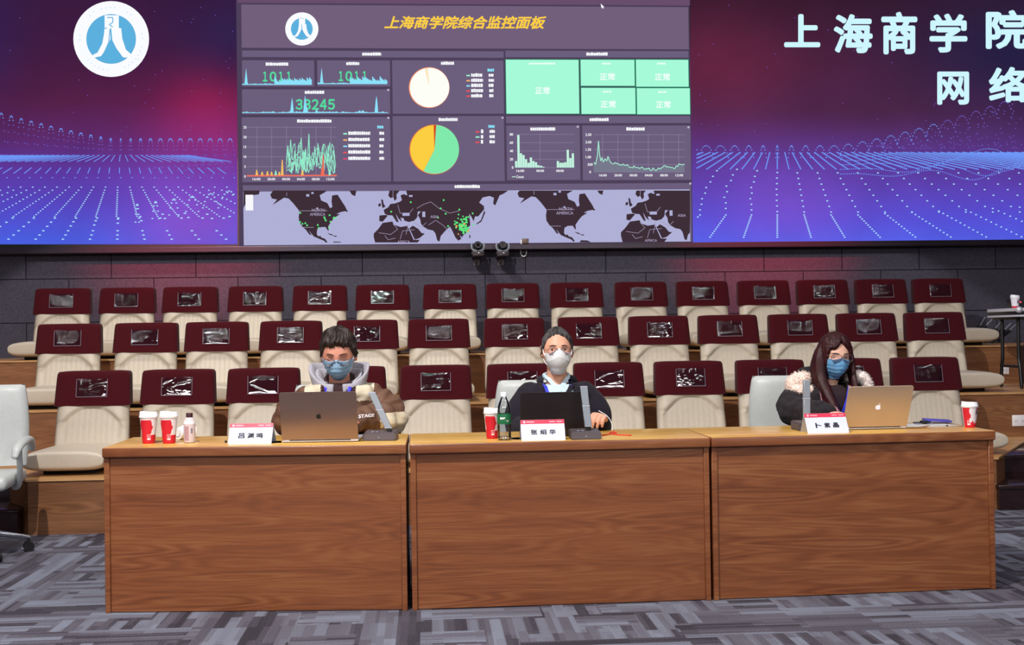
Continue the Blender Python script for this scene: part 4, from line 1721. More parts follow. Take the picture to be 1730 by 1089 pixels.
desk_mic(dk(640, 744.5) + Vector((0, 0.0, 0)), -0.12, 'grey bar microphone leaning over beside the brown grey laptop', -0.46, 0.05, 0.155, 0.12, 0.045)
desk_mic(dk(991, 742.5), 0.0, 'grey bar microphone standing in front of the black laptop', -0.10, 0.0, 0.14, 0.12, 0.018)
desk_mic(dk(1382, 728.5) + Vector((0, 0.05, 0)), 0.05, 'grey bar microphone upright behind a name card', 0.0, -0.02, 0.155, 0.12, -0.018)

# loose papers and odds and ends


def sheet(p, rz, W, D, z, label, mat='paper', name='paper_sheet', cat='paper', curl=0.0):
    b = NB()
    g = [[b.verts.new((-W / 2 + W * i / 8, D * j / 6, z + 0.0012 + curl * (1 - j / 6) ** 2 * (i / 8))) for i in range(9)] for j in range(7)]
    for j in range(6):
        for i in range(8):
            b.faces.new((g[j][i], g[j][i + 1], g[j + 1][i + 1], g[j + 1][i]))
    r = bmesh.ops.solidify(b, geom=list(b.faces), thickness=0.0008)
    o = obj(name, b, mat, None)
    o.location = p
    o.rotation_euler = (0, 0, rz)
    tag(o, label, cat)
    return o


sheet(dk(462, 748.3) + Vector((0, 0.005, 0)), RZ[0] + 0.25, 0.075, 0.10, 0, 'pinkish white paper sheet between name card and brown grey laptop', 'pinkpaper')
sheet(dk(880, 742.5) + Vector((0, 0.02, 0)), 0.35, 0.05, 0.09, 0, 'small pinkish paper slip beside the black laptop', 'pinkpaper', 'paper_slip')
sheet(dk(1588, 722) + Vector((0.0, 0.03, 0)), 0.03, 0.26, 0.24, 0, 'white paper sheet on the desk between pale laptop and cup', plain('bright_paper', S(240, 244, 252), 0.7), curl=0.004)
sheet(dk(1556, 724) + Vector((0, 0.01, 0)), -0.1, 0.10, 0.075, 0.0016, 'crumpled manila paper lying before the white sheet', 'yellow', 'manila_slip', 'paper', 0.014)
b = NB()
o = thing('blue_folder', 'slim blue folder propped beside the red and white cup', 'folder', dk(1612, 720) + Vector((0.0, 0.16, 0.004)), -0.25)
box(b, -0.075, 0.060, 0.0, 0.09, 0.0, 0.010, 0, 0.002)
obj('cover', b, 'bluefolder', o)
o.rotation_euler = (0, 0.06, -0.25)
o.location.z += 0.006
b = NB()
t = thing('card_holder', 'dark card holder with a clip lying on the white papers', 'badge', dk(1577, 719) + Vector((0, 0.09, 0.003)), 0.08)
box(b, -0.045, 0.045, 0.01, 0.045, 0, 0.003, 0, 0.001)
obj('plate', b, 'greyprint', t)
b = NB()
box(b, -0.018, 0.012, -0.004, 0.028, 0.004, 0.016, 0, 0.002)
box(b, -0.045, 0.05, 0.038, 0.048, 0.003, 0.008, 0, 0.001)
obj('clip', b, 'black', t)
b = NB()
ball(b, (0, 0, 0.004), 0.004, 1.4, 1, 1)
o = obj('pen_cap', b, 'black')
o.location = dk(1601.5, 721) + Vector((0, 0.01, 0.0022))
tag(o, 'tiny dark pen cap on the white paper sheet', 'cap')
b = NB()
ball(b, (0, 0, 0.006), 0.006, 1, 1, 1)
o = obj('rubber_foot', b, 'black')
o.location = dk(381, 748.0) + Vector((0, 0.01, 0))
tag(o, 'small black rubber knob beside the name card', 'knob')
b = NB()
c0 = dk(1020, 735)
pts = [dk(u, v) + Vector((0, 0, 0.0035)) - c0 for u, v in ((1016, 736), (1024, 735), (1034, 733), (1040, 731.5), (1036, 730), (1030, 732), (1040, 734.5), (1052, 735.5), (1064, 736))]
tube(b, spline(pts, 5), 0.0026, 8, 0, True)
ball(b, Vector(pts[-1]), 0.006, 1.6, 1, 0.6, 0, 10)
ball(b, Vector(pts[3]), 0.006, 1.3, 1, 0.7, 0, 10)
o = obj('red_cord', b, 'redcord')
o.location = c0
tag(o, 'red cord with a bead lying beside the desk microphone', 'cord')
# a thin white cable in an arch over the middle of the desk front edge

# ------------------------------------------------------------------ white office chairs


def office_chair(loc, rz, label):
    t = thing('office_chair', label, 'office chair', loc, rz, 'white leather office chairs')
    b = NB()
    nu, nv = 24, 28
    F, K = [], []
    for j in range(nv + 1):
        v = j / nv
        z = 0.50 + 0.49 * v
        hw = 0.235 + 0.012 * math.sin(v * PI) - 0.015 * v ** 6
        y0 = 0.20 + 0.10 * v + 0.03 * math.cos(v * PI)
        fr, bk = [], []
        for i in range(nu + 1):
            u = -1 + 2 * i / nu
            au = abs(u)
            seam = 0.78 - 0.5 * max(0, 0.55 - v) ** 1.3
            off = 0.010 * math.cos(u * PI / 2) - 0.007 * math.exp(-((au - seam) / 0.035) ** 2) + 0.0015 * math.cos(u * 36) * (au < seam)
            e = 0.035 * au ** 8 + 0.02 * max(0, (v - 0.93) / 0.07) ** 2
            fr.append((u * hw, y0 - off + e, z))
            bk.append((u * hw, y0 + 0.075 - 0.02 * au ** 8 - 0.02 * max(0, (v - 0.93) / 0.07) ** 2, z))
        F.append(fr)
        K.append(bk)
    loft(b, [a + c[::-1] for a, c in zip(F, K)])
    obj('backrest', b, 'whiteleather', t, angle=80)
    b = NB()
    box(b, -0.25, 0.25, -0.28, 0.24, 0.405, 0.485, 0, 0.034, 5)
    obj('seat', b, 'whiteleather', t, angle=180)
    for s in (-1, 1):
        b = NB()
        tube(b, spline([(s * 0.27, 0.26, 0.60), (s * 0.285, 0.12, 0.665), (s * 0.29, -0.05, 0.665), (s * 0.285, -0.16, 0.64), (s * 0.28, -0.19, 0.60)], 6), [0.024, 0.030, 0.032, 0.030, 0.022], 12, 0, True, 0.7)
        arm = obj('armrest', b, 'whiteleather', t, angle=180)
        b = NB()
        tube(b, spline([(s * 0.285, -0.12, 0.63), (s * 0.285, -0.10, 0.52), (s * 0.26, -0.02, 0.42), (s * 0.22, 0.05, 0.40)], 6), 0.017, 10, 0, True, 1.6)
        obj('bracket', b, 'whiteleather', arm, angle=180)
    b = NB()
    lathe(b, [(0.03, 0.14), (0.03, 0.28), (0.02, 0.281), (0.02, 0.405), (0.001, 0.405)], 18)
    box(b, -0.10, 0.10, -0.12, 0.12, 0.385, 0.407, 0, 0.005)
    obj('gas_column', b, 'black', t)
    for k in range(5):
        a = 2 * PI * k / 5 + 0.35
        d = Vector((math.cos(a), math.sin(a), 0))
        b = NB()
        tube(b, [Vector((0, 0, 0.135)) + d * 0.01, Vector((0, 0, 0.125)) + d * 0.12, Vector((0, 0, 0.085)) + d * 0.30], [0.028, 0.026, 0.017], 10, 0, True, 0.75)
        lg = obj('leg', b, 'chrome', t, angle=180)
        b = NB()
        n_ = Vector((-d.y, d.x, 0))
        for s in (-1, 1):
            c = d * 0.30 + n_ * s * 0.014
            ring = [[c + n_ * w_ + (d * math.cos(q) + Vector((0, 0, 1)) * math.sin(q)) * 0.03 + Vector((0, 0, 0.0305)) for q in [2 * PI * i / 18 for i in range(18)]] for w_ in (-0.009, 0.009)]
            loft(b, ring)
        tube(b, [d * 0.30 + Vector((0, 0, 0.05)), d * 0.30 + Vector((0, 0, 0.088))], 0.008, 8)
        obj('caster', b, 'black', lg, angle=50)
    return t


# ------------------------------------------------------------------ people


def head_fn(d):
    """Surface point of a neutral head (metres, face toward -y) for a unit direction."""
    x, y, z = d
    X, Y, Z = 0.0795 * x, 0.098 * y, 0.118 * z
    if z < 0:
        X *= 1 - 0.30 * (-z) ** 1.6
        if y > 0:
            Y *= 1 - 0.30 * (-z) ** 1.2
    if y < 0:
        Y *= 0.93
        # cheeks, brow, sockets, nose, mouth and chin
        Y -= 0.004 * math.exp(-((abs(x) - 0.5) / 0.22) ** 2 - ((z + 0.18) / 0.22) ** 2)
        Y -= 0.005 * math.exp(-((abs(x) - 0.32) / 0.26) ** 2 - ((z - 0.30) / 0.10) ** 2)
        Y += 0.010 * math.exp(-((abs(x) - 0.42) / 0.17) ** 2 - ((z - 0.10) / 0.12) ** 2)
        t = min(1, max(0, (0.22 - z) / 0.50))
        prof = (0.004 + 0.020 * t ** 1.3) if z > -0.28 else 0.024 * math.exp(-((z + 0.28) / 0.07) ** 2)
        if z < 0.24:
            Y -= prof * math.exp(-(x / (0.10 + 0.08 * t)) ** 2)
        Y -= 0.006 * math.exp(-(x / 0.28) ** 2 - ((z + 0.52) / 0.08) ** 2) + 0.006 * math.exp(-(x / 0.26) ** 2 - ((z + 0.66) / 0.07) ** 2)
        Y += 0.003 * math.exp(-(x / 0.32) ** 2 - ((z + 0.59) / 0.025) ** 2)
        Y -= 0.009 * math.exp(-(x / 0.30) ** 2 - ((z + 0.88) / 0.14) ** 2)
    else:
        Y *= 1.03
    return Vector((X, Y, Z))


def sphere_dirs(nu=72, nv=54):
    g = []
    for j in range(nv + 1):
        th = PI * j / nv
        z = math.cos(th)
        r = math.sin(th)
        g.append([Vector((r * math.cos(2 * PI * i / nu), r * math.sin(2 * PI * i / nu), z)) for i in range(nu)])
    return g


def head_shell(b, fn, Mh, nu=72, nv=54):
    g = sphere_dirs(nu, nv)
    rings = [[Mh @ fn(d) for d in row] for row in g[1:-1]]
    vr = [[b.verts.new(p) for p in r] for r in rings]
    for a, c in zip(vr, vr[1:]):
        for i in range(nu):
            j = (i + 1) % nu
            b.faces.new((a[i], c[i], c[j], a[j]))
    for rr, d, flip in ((vr[0], g[0][0], False), (vr[-1], g[-1][0], True)):
        p = b.verts.new(Mh @ fn(d))
        for i in range(nu):
            j = (i + 1) % nu
            b.faces.new((rr[i], rr[j], p) if not flip else (rr[j], rr[i], p))


def dir_at(x, z):
    y = -math.sqrt(max(0.0, 1 - x * x - z * z))
    return Vector((x, y, z))


def torso_rings(grow, lean, tops, n=32):
    base = [(0.445, .03, .165, .118), (0.50, .03, .178, .125), (0.58, .025, .168, .118), (0.68, .02, .158, .112), (0.78, .012, .166, .116), (0.87, .008, .176, .116), (0.93, .012, .172, .104), (0.965, .018, .142, .086), (0.985, .022, .105, .072)]
    rings = []
    for z, yc, rx, ry in base:
        z2 = tops(z)
        yy = yc - lean * max(0, z - 0.5)
        r = []
        for i in range(n):
            a = 2 * PI * i / n
            c, s = math.cos(a), math.sin(a)
            r.append((math.copysign(abs(c) ** 0.85, c) * (rx + grow), yy + math.copysign(abs(s) ** 0.9, s) * (ry + grow), z2 + (grow * 0.5 if z > 0.9 else 0)))
        rings.append(r)
    return rings


def hand(b, wrist, fwd, palm_n, side, curl=0.5, s=1.0):
    """Palm, four unequal fingers and a thumb; fwd: wrist to knuckles, palm_n: out of the palm, side: toward the thumb."""
    fwd, palm_n = Vector(fwd).normalized(), Vector(palm_n).normalized()
    palm_n = (palm_n - fwd * palm_n.dot(fwd)).normalized()
    lat = fwd.cross(palm_n).normalized()
    if lat.dot(Vector(side)) < 0:
        lat = -lat
    W = Vector(wrist)
    rings = []
    for t, hw, hh in ((-0.01, 0.026, 0.018), (0.02, 0.034, 0.017), (0.05, 0.041, 0.015), (0.085, 0.042, 0.012), (0.095, 0.036, 0.009)):
        c = W + fwd * t * s
        rings.append([c + lat * (math.cos(q) * hw * s) + palm_n * (math.sin(q) * hh * s) for q in [2 * PI * i / 16 for i in range(16)]])
    loft(b, rings)
    for k, (off, ln) in enumerate(((0.031, 0.070), (0.0105, 0.080), (-0.0105, 0.074), (-0.030, 0.058))):
        p = W + fwd * 0.078 * s + lat * off * s
        pts = [p]
        a = 0.12
        d = fwd
        for j, seg in enumerate((0.20, 0.42, 0.32, 0.26)):
            a += curl * (0.25, 0.75, 0.85, 0.5)[j]
            d = fwd * math.cos(a) + palm_n * math.sin(a) + lat * off * 1.2
            pts.append(pts[-1] + d.normalized() * ln * seg * s)
        tube(b, spline(pts, 3), [0.0098 * s, 0.0092 * s, 0.0086 * s, 0.0072 * s], 10, 0, True)
    p = W + fwd * 0.022 * s + lat * 0.026 * s
    d1 = (fwd * 0.65 + lat * 0.75 + palm_n * 0.25).normalized()
    d2 = (fwd * 0.95 + lat * 0.25 + palm_n * (0.2 + curl * 0.4)).normalized()
    tube(b, spline([p, p + d1 * 0.034 * s, p + d1 * 0.034 * s + d2 * 0.030 * s, p + d1 * 0.034 * s + d2 * 0.054 * s], 3), [0.0125 * s, 0.0108 * s, 0.0095 * s, 0.0078 * s], 10, 0, True)


def ear(b, Mh, s):
    pts = [Mh @ Vector((s * 0.082, 0.012 + 0.018 * math.cos(a), 0.002 + 0.030 * math.sin(a))) for a in np.linspace(-2.6, 2.2, 14)]
    tube(b, pts, 0.0072, 8, 0, True)
    m = Mh @ Matrix.Translation((s * 0.078, 0.012, 0.0)) @ Matrix.Diagonal((0.006, 0.017, 0.028, 1))
    bmesh.ops.create_uvsphere(b, u_segments=12, v_segments=8, radius=1, matrix=m)


def body_mesh(spec, Mh):
    b = NB()
    loft(b, torso_rings(0, spec['lean'], spec['tops']))
    # neck into the head
    nk = spec['neck']
    tube(b, spline(nk, 4), [0.064, 0.056, 0.053, 0.056], 18, 0, True)
    for s in (-1, 1):
        sh, el, wr, fw, pn, sd, cu = spec['arm'][s]
        tube(b, spline([sh, (Vector(sh) + Vector(el)) / 2 + Vector((s * 0.012, 0, 0)), el], 6), [0.050, 0.046, 0.040], 16, 0, True)
        tube(b, spline([el, (Vector(el) + Vector(wr)) / 2, wr], 6), [0.042, 0.037, 0.026], 16, 0, True)
        hand(b, wr, fw, pn, sd, cu, spec.get('hand', 1.0))
        # thigh, calf, foot under the desk
        tube(b, [(s * 0.09, 0.03, 0.51), (s * 0.12, -0.20, 0.52), (s * 0.13, -0.37, 0.51)], [0.088, 0.078, 0.058], 16, 0, True)
        tube(b, [(s * 0.13, -0.37, 0.50), (s * 0.13, -0.33, 0.30), (s * 0.13, -0.30, 0.09)], [0.058, 0.052, 0.036], 16, 0, True)
        tube(b, [(s * 0.13, -0.28, 0.045), (s * 0.135, -0.42, 0.036)], [0.042, 0.034], 14, 0, True)
        ear(b, Mh, s)
    head_shell(b, head_fn, Mh)
    return fuse(b, 0.0042, 1)


def coat(spec, grow, sleeve, puff=0.0, voxel=0.006, neck_top=True, length=0.44):
    b = NB()
    loft(b, torso_rings(grow, spec['lean'], spec['tops']))
    for s in (-1, 1):
        sh, el, wr, fw, pn, sd, cu = spec['arm'][s]
        up = spline([Vector(sh) + Vector((-s * 0.03, 0, -0.005)), (Vector(sh) + Vector(el)) / 2 + Vector((s * 0.016, 0, 0)), el], 12)
        lo = spline([el, (Vector(el) + Vector(wr)) / 2, Vector(wr) + (Vector(wr) - Vector(el)).normalized() * 0.005], 12)
        r1 = [(0.060 + (0.046 - 0.060) * k / (len(up) - 1)) + sleeve + puff * abs(math.sin(k * PI / 6)) for k in range(len(up))]
        r2 = [(0.046 + (0.034 - 0.046) * k / (len(lo) - 1)) + sleeve * (1 - 0.45 * k / len(lo)) + puff * abs(math.sin((k + 2) * PI / 6)) for k in range(len(lo))]
        tube(b, up, r1, 18, 0, True)
        tube(b, lo, r2, 18, 0, True)
    return fuse(b, voxel, 2)


def wrinkle(b, amt, scale, seed=0.0):
    b.normal_update()
    for v in b.verts:
        n = noise.noise(Vector((v.co.x * scale, v.co.y * scale, v.co.z * scale * 1.5 + seed)))
        v.co += v.normal * (amt * n)


def front_bvh(o):
    b = bmesh.new()
    b.from_mesh(o.data)
    t = BVHTree.FromBMesh(b)
    b.free()
    return t


def on_front(tree, x, z, y0=-1.5):
    h = tree.ray_cast(Vector((x, y0, z)), Vector((0, 1, 0)))
    return h[0].y if h[0] else None


def drape(b, trees, pts, width, off=0.004, thick=0.0018, n=30, mi=0):
    """A ribbon laid on the front of clothing along (x, z) points."""
    P = spline([(x, 0, z) for x, z in pts], max(2, n // (len(pts) - 1)))
    rows = []
    last = None
    for k, p in enumerate(P):
        t = (P[min(k + 1, len(P) - 1)] - P[max(k - 1, 0)]).normalized()
        nrm = Vector((t.z, 0, -t.x)) * width / 2
        row = []
        for q in (-1, -0.33, 0.33, 1):
            c = p + nrm * q
            ys = [on_front(tr, c.x, c.z) for tr in trees]
            ys = [y for y in ys if y is not None]
            y = min(ys) if ys else last
            if y is None:
                y = 0
            last = y
            row.append(Vector((c.x, y - off, c.z)))
        rows.append(row)
    # relax along the ribbon so that it hangs smoothly
    for _ in range(3):
        for k in range(1, len(rows) - 1):
            for q in range(4):
                rows[k][q].y = min(rows[k][q].y, 0.25 * rows[k - 1][q].y + 0.5 * rows[k][q].y + 0.25 * rows[k + 1][q].y)
    rings = [[r + Vector((0, 0, 0)) for r in row] + [r + Vector((0, -thick, 0)) for r in row[::-1]] for row in rows]
    loft(b, rings, True, mi)


def face_grid(Mh, fn, zs, half, nu=28, nv=16):
    """Grid over the lower face: fn(a, t) -> point, a in -1..1, t in 0..1."""
    b = NB()
    g = [[b.verts.new(Mh @ fn(-1 + 2 * i / nu, j / nv)) for i in range(nu + 1)] for j in range(nv + 1)]
    for j in range(nv):
        for i in range(nu):
            b.faces.new((g[j][i], g[j][i + 1], g[j + 1][i + 1], g[j + 1][i]))
    return b


def smooth_head(d):
    """The head without its nose: what a stretched mask follows."""
    x, y, z = d
    X, Y, Z = 0.0795 * x, 0.091 * y, 0.118 * z
    if z < 0:
        X *= 1 - 0.30 * (-z) ** 1.6
    return Vector((X, Y, Z))


def surgical_mask(Mh, parent, top, mats):
    def fn(a, t):
        zt = 0.02 + 0.10 * math.exp(-(a / 0.22) ** 2)
        z = zt + (-0.97 - zt) * t
        z = max(z, -0.985)
        r = max(0.64, math.sqrt(max(0.03, 1 - z * z)))
        wid = math.radians(66 - 8 * t)
        d = Vector((math.sin(a * wid) * r, -math.cos(a * wid) * r, z))
        p = smooth_head(d)
        bulge = 0.004 + 0.020 * math.exp(-(a / 0.42) ** 2) * math.sin(PI * min(1, 0.15 + t * 0.85)) + 0.007 * math.sin(PI * t) * (1 - abs(a)) ** 0.5
        bulge += 0.0016 * math.sin(t * 34) * (1 - 0.3 * abs(a)) * (0.2 < t < 0.8)
        out = Vector((d.x, d.y, d.z * 0.2)).normalized()
        p += out * bulge
        if t > 0.82:
            p.z += 0.004
            p.y += 0.010 * ((t - 0.82) / 0.18)
        return p
    b = face_grid(Mh, fn, None, None, 36, 30)
    for f in b.faces:
        pass
    bmesh.ops.solidify(b, geom=list(b.faces), thickness=0.0014)
    m = obj('face_mask', b, mats, parent, angle=180)
    b = NB()
    for s in (-1, 1):
        for t0, e in ((0.06, (0.072, 0.004, 0.028)), (0.78, (0.074, 0.012, -0.026))):
            a = fn(s * 0.97, t0)
            q = Vector((s * e[0], e[1], e[2]))
            mid = (a + q) / 2 + Vector((s * 0.004, -0.004, 0))
            tube(b, [Mh @ v for v in spline([a, mid, q], 5)], 0.0016, 6)
    obj('ear_loop', b, 'white', m)
    return m


def respirator(Mh, parent):
    def fn(a, t):
        zt = -0.02 + 0.20 * math.exp(-(a / 0.30) ** 2)
        zb = -1.0 + 0.10 * abs(a) ** 2
        z = max(-0.985, zt + (zb - zt) * t)
        r = max(0.74, math.sqrt(max(0.03, 1 - z * z)))
        wid = math.radians(64 - 10 * abs(t - 0.45))
        d = Vector((math.sin(a * wid) * r, -math.cos(a * wid) * r, z))
        p = smooth_head(d)
        tent = max(0.0, 1 - abs(a)) ** 0.9
        cup = 0.004 + 0.034 * tent * math.sin(PI * (0.10 + 0.80 * t)) ** 0.8 + 0.010 * (1 - a * a) * math.sin(PI * t)
        # the folded seam that runs from the nose out to each cheek
        seam = 0.30 + 0.16 * abs(a) ** 1.2
        cup += 0.0035 * math.exp(-((t - seam) / 0.030) ** 2) * (1 - abs(a)) ** 0.3
        p += Vector((d.x, d.y, d.z * 0.15)).normalized() * cup
        if t > 0.85:
            p.y += 0.012 * (t - 0.85) / 0.15
        return p
    b = face_grid(Mh, fn, None, None, 40, 30)
    bmesh.ops.solidify(b, geom=list(b.faces), thickness=0.0016)
    m = obj('face_mask', b, 'maskwhite', parent, angle=180)
    b = NB()
    for s in (-1, 1):
        for t0, e in ((0.16, (0.073, 0.006, 0.030)), (0.70, (0.075, 0.014, -0.030))):
            a = fn(s * 0.98, t0)
            q = Vector((s * e[0], e[1], e[2]))
            tube(b, [Mh @ v for v in spline([a, (a + q) / 2 + Vector((s * 0.006, -0.004, 0)), q], 5)], 0.0022, 6)
    obj('ear_loop', b, 'white', m)
    return m


def spectacles(Mh, parent, w_=0.026, h_=0.0185, z=0.014, lens=True):
    b = NB()
    L = NB()
    for s in (-1, 1):
        c = Vector((s * 0.0335, -0.108, z))
        pts = []
        for k in range(28):
            a = 2 * PI * k / 28
            x = w_ * math.copysign(abs(math.cos(a)) ** 0.75, math.cos(a))
            zz = h_ * math.copysign(abs(math.sin(a)) ** 0.75, math.sin(a))
            pts.append(c + Vector((x, 0.35 * x * s * 0.6 * (1 if x * s > 0 else 0.4), zz)))
        tube(b, [Mh @ p for p in pts + pts[:2]], 0.0015, 6)
        L.faces.new([L.verts.new(Mh @ p) for p in pts])
        tube(b, [Mh @ Vector(p) for p in ((s * 0.0595, -0.103, z + 0.006), (s * 0.072, -0.085, z + 0.008), (s * 0.079, 0.0, z + 0.010), (s * 0.079, 0.02, z - 0.008))], 0.0014, 6)
    tube(b, [Mh @ Vector(p) for p in ((-0.0085, -0.109, z + 0.004), (0, -0.112, z + 0.007), (0.0085, -0.109, z + 0.004))], 0.0012, 6)
    g = obj('spectacles', b, 'rim', parent, angle=180)
    obj('spectacle_lens', L, 'lens', g, smooth=False)
    return g


def eyes(Mh, parent, openness, look=(0, 0), brow_m='brow', skin='skin'):
    """Almond openings with lids and lashes, and brows above."""
    for s in (-1, 1):
        c = head_fn(dir_at(s * 0.42, 0.10))
        b = NB()
        if openness > 0.15:
            hw, hh = 0.0145, 0.0062 * openness
            pts = []
            for k in range(24):
                a = 2 * PI * k / 24
                x = hw * math.cos(a)
                z = hh * math.sin(a) * (1 - 0.35 * abs(math.cos(a)))
                pts.append((x, z))
            f3 = lambda x, z, e: Mh @ (c + Vector((x, -0.0022 - e + 0.10 * x * s * (1 if x * s > 0 else 0.2) + 6 * x * x, z)))
            fc = b.faces.new([b.verts.new(f3(x, z, 0)) for x, z in pts])
            fc.material_index = 0
            ir = []
            for k in range(18):
                a = 2 * PI * k / 18
                x = look[0] + 0.0056 * math.cos(a)
                z = look[1] + 0.0056 * math.sin(a)
                lim = hh * math.sqrt(max(0, 1 - (x / hw) ** 2)) * (1 - 0.35 * abs(x / hw))
                ir.append((x, max(-lim, min(lim, z))))
            fc = b.faces.new([b.verts.new(f3(x, z, 0.0006)) for x, z in ir])
            fc.material_index = 1
            obj('eye', b, ['eyewhite', 'iris'], parent, smooth=False)
            b = NB()
            tube(b, [f3(x, hh * math.sqrt(max(0, 1 - (x / hw) ** 2)) * (1 - 0.35 * abs(x / hw)) + 0.0006, 0.0006) for x in np.linspace(-hw, hw, 10)], [0.0006, 0.0014, 0.0014, 0.0008], 6)
        else:
            tube(b, [Mh @ (c + Vector((x, -0.004 + 6 * x * x, -0.004 - 0.0035 * (1 - (x / 0.0145) ** 2)))) for x in np.linspace(-0.0145, 0.0145, 10)], [0.0008, 0.0016, 0.0016, 0.001], 6)
        obj('eyelashes', b, 'brow', parent, angle=180)
        b = NB()
        pts = [head_fn(dir_at(s * (0.20 + 0.42 * k / 9), 0.305 + 0.025 * math.sin(PI * (k / 9)) - 0.03 * (k / 9))) + Vector((0, -0.0012, 0)) for k in range(10)]
        tube(b, [Mh @ p for p in pts], [0.0028, 0.0040, 0.0034, 0.0014], 8, 0, True, 0.55)
        obj('eyebrow', b, brow_m, parent, angle=180)


def hair_shell(Mh, parent, thick, mat, name='hair', seed=0.0, nu=120, nv=90):
    def fn(d):
        t = thick(d)
        p = head_fn(d) if d.y > -0.2 else smooth_head(d)
        out = Vector((d.x, d.y, d.z)).normalized()
        return p + out * t
    b = NB()
    head_shell(b, fn, Mh, nu, nv)
    return obj(name, b, mat, parent, angle=180)


def sstep(a, b, x):
    t = max(0.0, min(1.0, (x - a) / (b - a)))
    return t * t * (3 - 2 * t)


def matrix_head(c, yaw, pitch, roll, s):
    return Matrix.Translation(c) @ Matrix.Rotation(yaw, 4, 'Z') @ Matrix.Rotation(pitch, 4, 'X') @ Matrix.Rotation(roll, 4, 'Y') @ Matrix.Scale(s, 4)


def lettered_patch(tree, parent, body, x, z, wd, ht, mat, off=0.004):
    b = NB()
    letters(b, body, lambda a, c: Vector((a, (on_front(tree, a, c) or 0) - off, c)), x, z, wd, ht, 0, 0, 0.03)
    return obj('lettering', b, mat, parent, smooth=False)


def person(label, X, Y, spec, skin, rz=0.0):
    t = thing('person', label, 'person', (X, Y, 0), rz)
    c = spec['head']
    Mh = matrix_head(c, *spec['turn'], spec.get('hs', 1.0))
    o = obj('body', body_mesh(spec, Mh), skin, t, angle=180)
    # trousers and shoes cover the legs behind the desk front
    b = NB()
    for s in (-1, 1):
        tube(b, spline([(s * 0.085, 0.05, 0.50), (s * 0.12, -0.20, 0.52), (s * 0.13, -0.375, 0.51), (s * 0.13, -0.345, 0.30), (s * 0.13, -0.30, 0.11)], 6), [0.106, 0.098, 0.080, 0.072, 0.064], 18, 0, True)
    ball(b, (0, 0.03, 0.51), 0.14, 1.3, 0.95, 0.55)
    obj('trousers', fuse(b, 0.010, 2), 'trouser', t, angle=180)
    for s in (-1, 1):
        b = NB()
        tube(b, [(s * 0.13, -0.255, 0.05), (s * 0.13, -0.33, 0.052), (s * 0.136, -0.46, 0.038)], [0.048, 0.05, 0.042], 16, 0, True, 0.95)
        obj('shoe', b, 'black', t, angle=180)
    return t, Mh


def arms(d):
    return d


# --- man in the brown puffer jacket, looking down at his laptop
pc = at(572, 600, Y=0.60)
X1, Y1_ = pc.x, 0.83
hd = (0.0, 0.60 - Y1_, pc.z)
spec = dict(lean=0.42, tops=lambda z: 0.5 + (z - 0.5) * 1.035, head=hd, turn=(-0.03, 0.34, 0.0), hs=1.05,
            neck=[(0, -0.155, 0.92), (0, -0.175, 0.99), (0, -0.195, 1.06), (0, -0.195, 1.12)],
            arm={-1: ((-0.172, -0.15, 0.925), (-0.262, -0.20, 0.835), (-0.10, -0.42, 0.835), (0.35, -0.9, -0.05), (0, 0, -1), (1, 0, 0), 0.45),
                 1: ((0.172, -0.15, 0.925), (0.262, -0.20, 0.835), (0.10, -0.42, 0.835), (-0.35, -0.9, -0.05), (0, 0, -1), (-1, 0, 0), 0.45)})
m1, Mh = person('person in brown puffer jacket and grey hood looking down at laptop', X1, Y1_, spec, 'skin_warm')
surgical_mask(Mh, m1, 0, 'maskblue')
eyes(Mh, m1, 0.0)
spectacles(Mh, m1, 0.027, 0.017, 0.004)


def th1(d):
    x, y, z = d
    az = math.atan2(x, -y)
    hl = 0.55 - 0.10 * (az / 0.9) ** 2 + 0.03 * math.sin(az * 7 + 1)
    if abs(az) > 0.9:
        hl = hl * (1 - sstep(0.9, 1.35, abs(az))) + (-0.12) * sstep(0.9, 1.35, abs(az))
    if abs(az) > 1.75:
        hl = -0.12 - 0.45 * sstep(1.75, 2.4, abs(az))
    hl += 0.06 * noise.noise(Vector((az * 7, 8.0, 0)))
    k = sstep(hl - 0.02, hl + 0.14, z)
    n = noise.noise(Vector((x * 3 + 4, y * 3, z * 3))) * 0.010 + 0.0045 * math.sin(az * 22 - z * 12 + 4 * noise.noise(Vector((x * 4, y * 4, z * 4 + 2))))
    top = 0.009 + 0.017 * max(0, z) + 0.008 * math.exp(-((az + 0.1) / 0.5) ** 2) * (y < 0)
    return -0.010 + (0.010 + top + n) * k


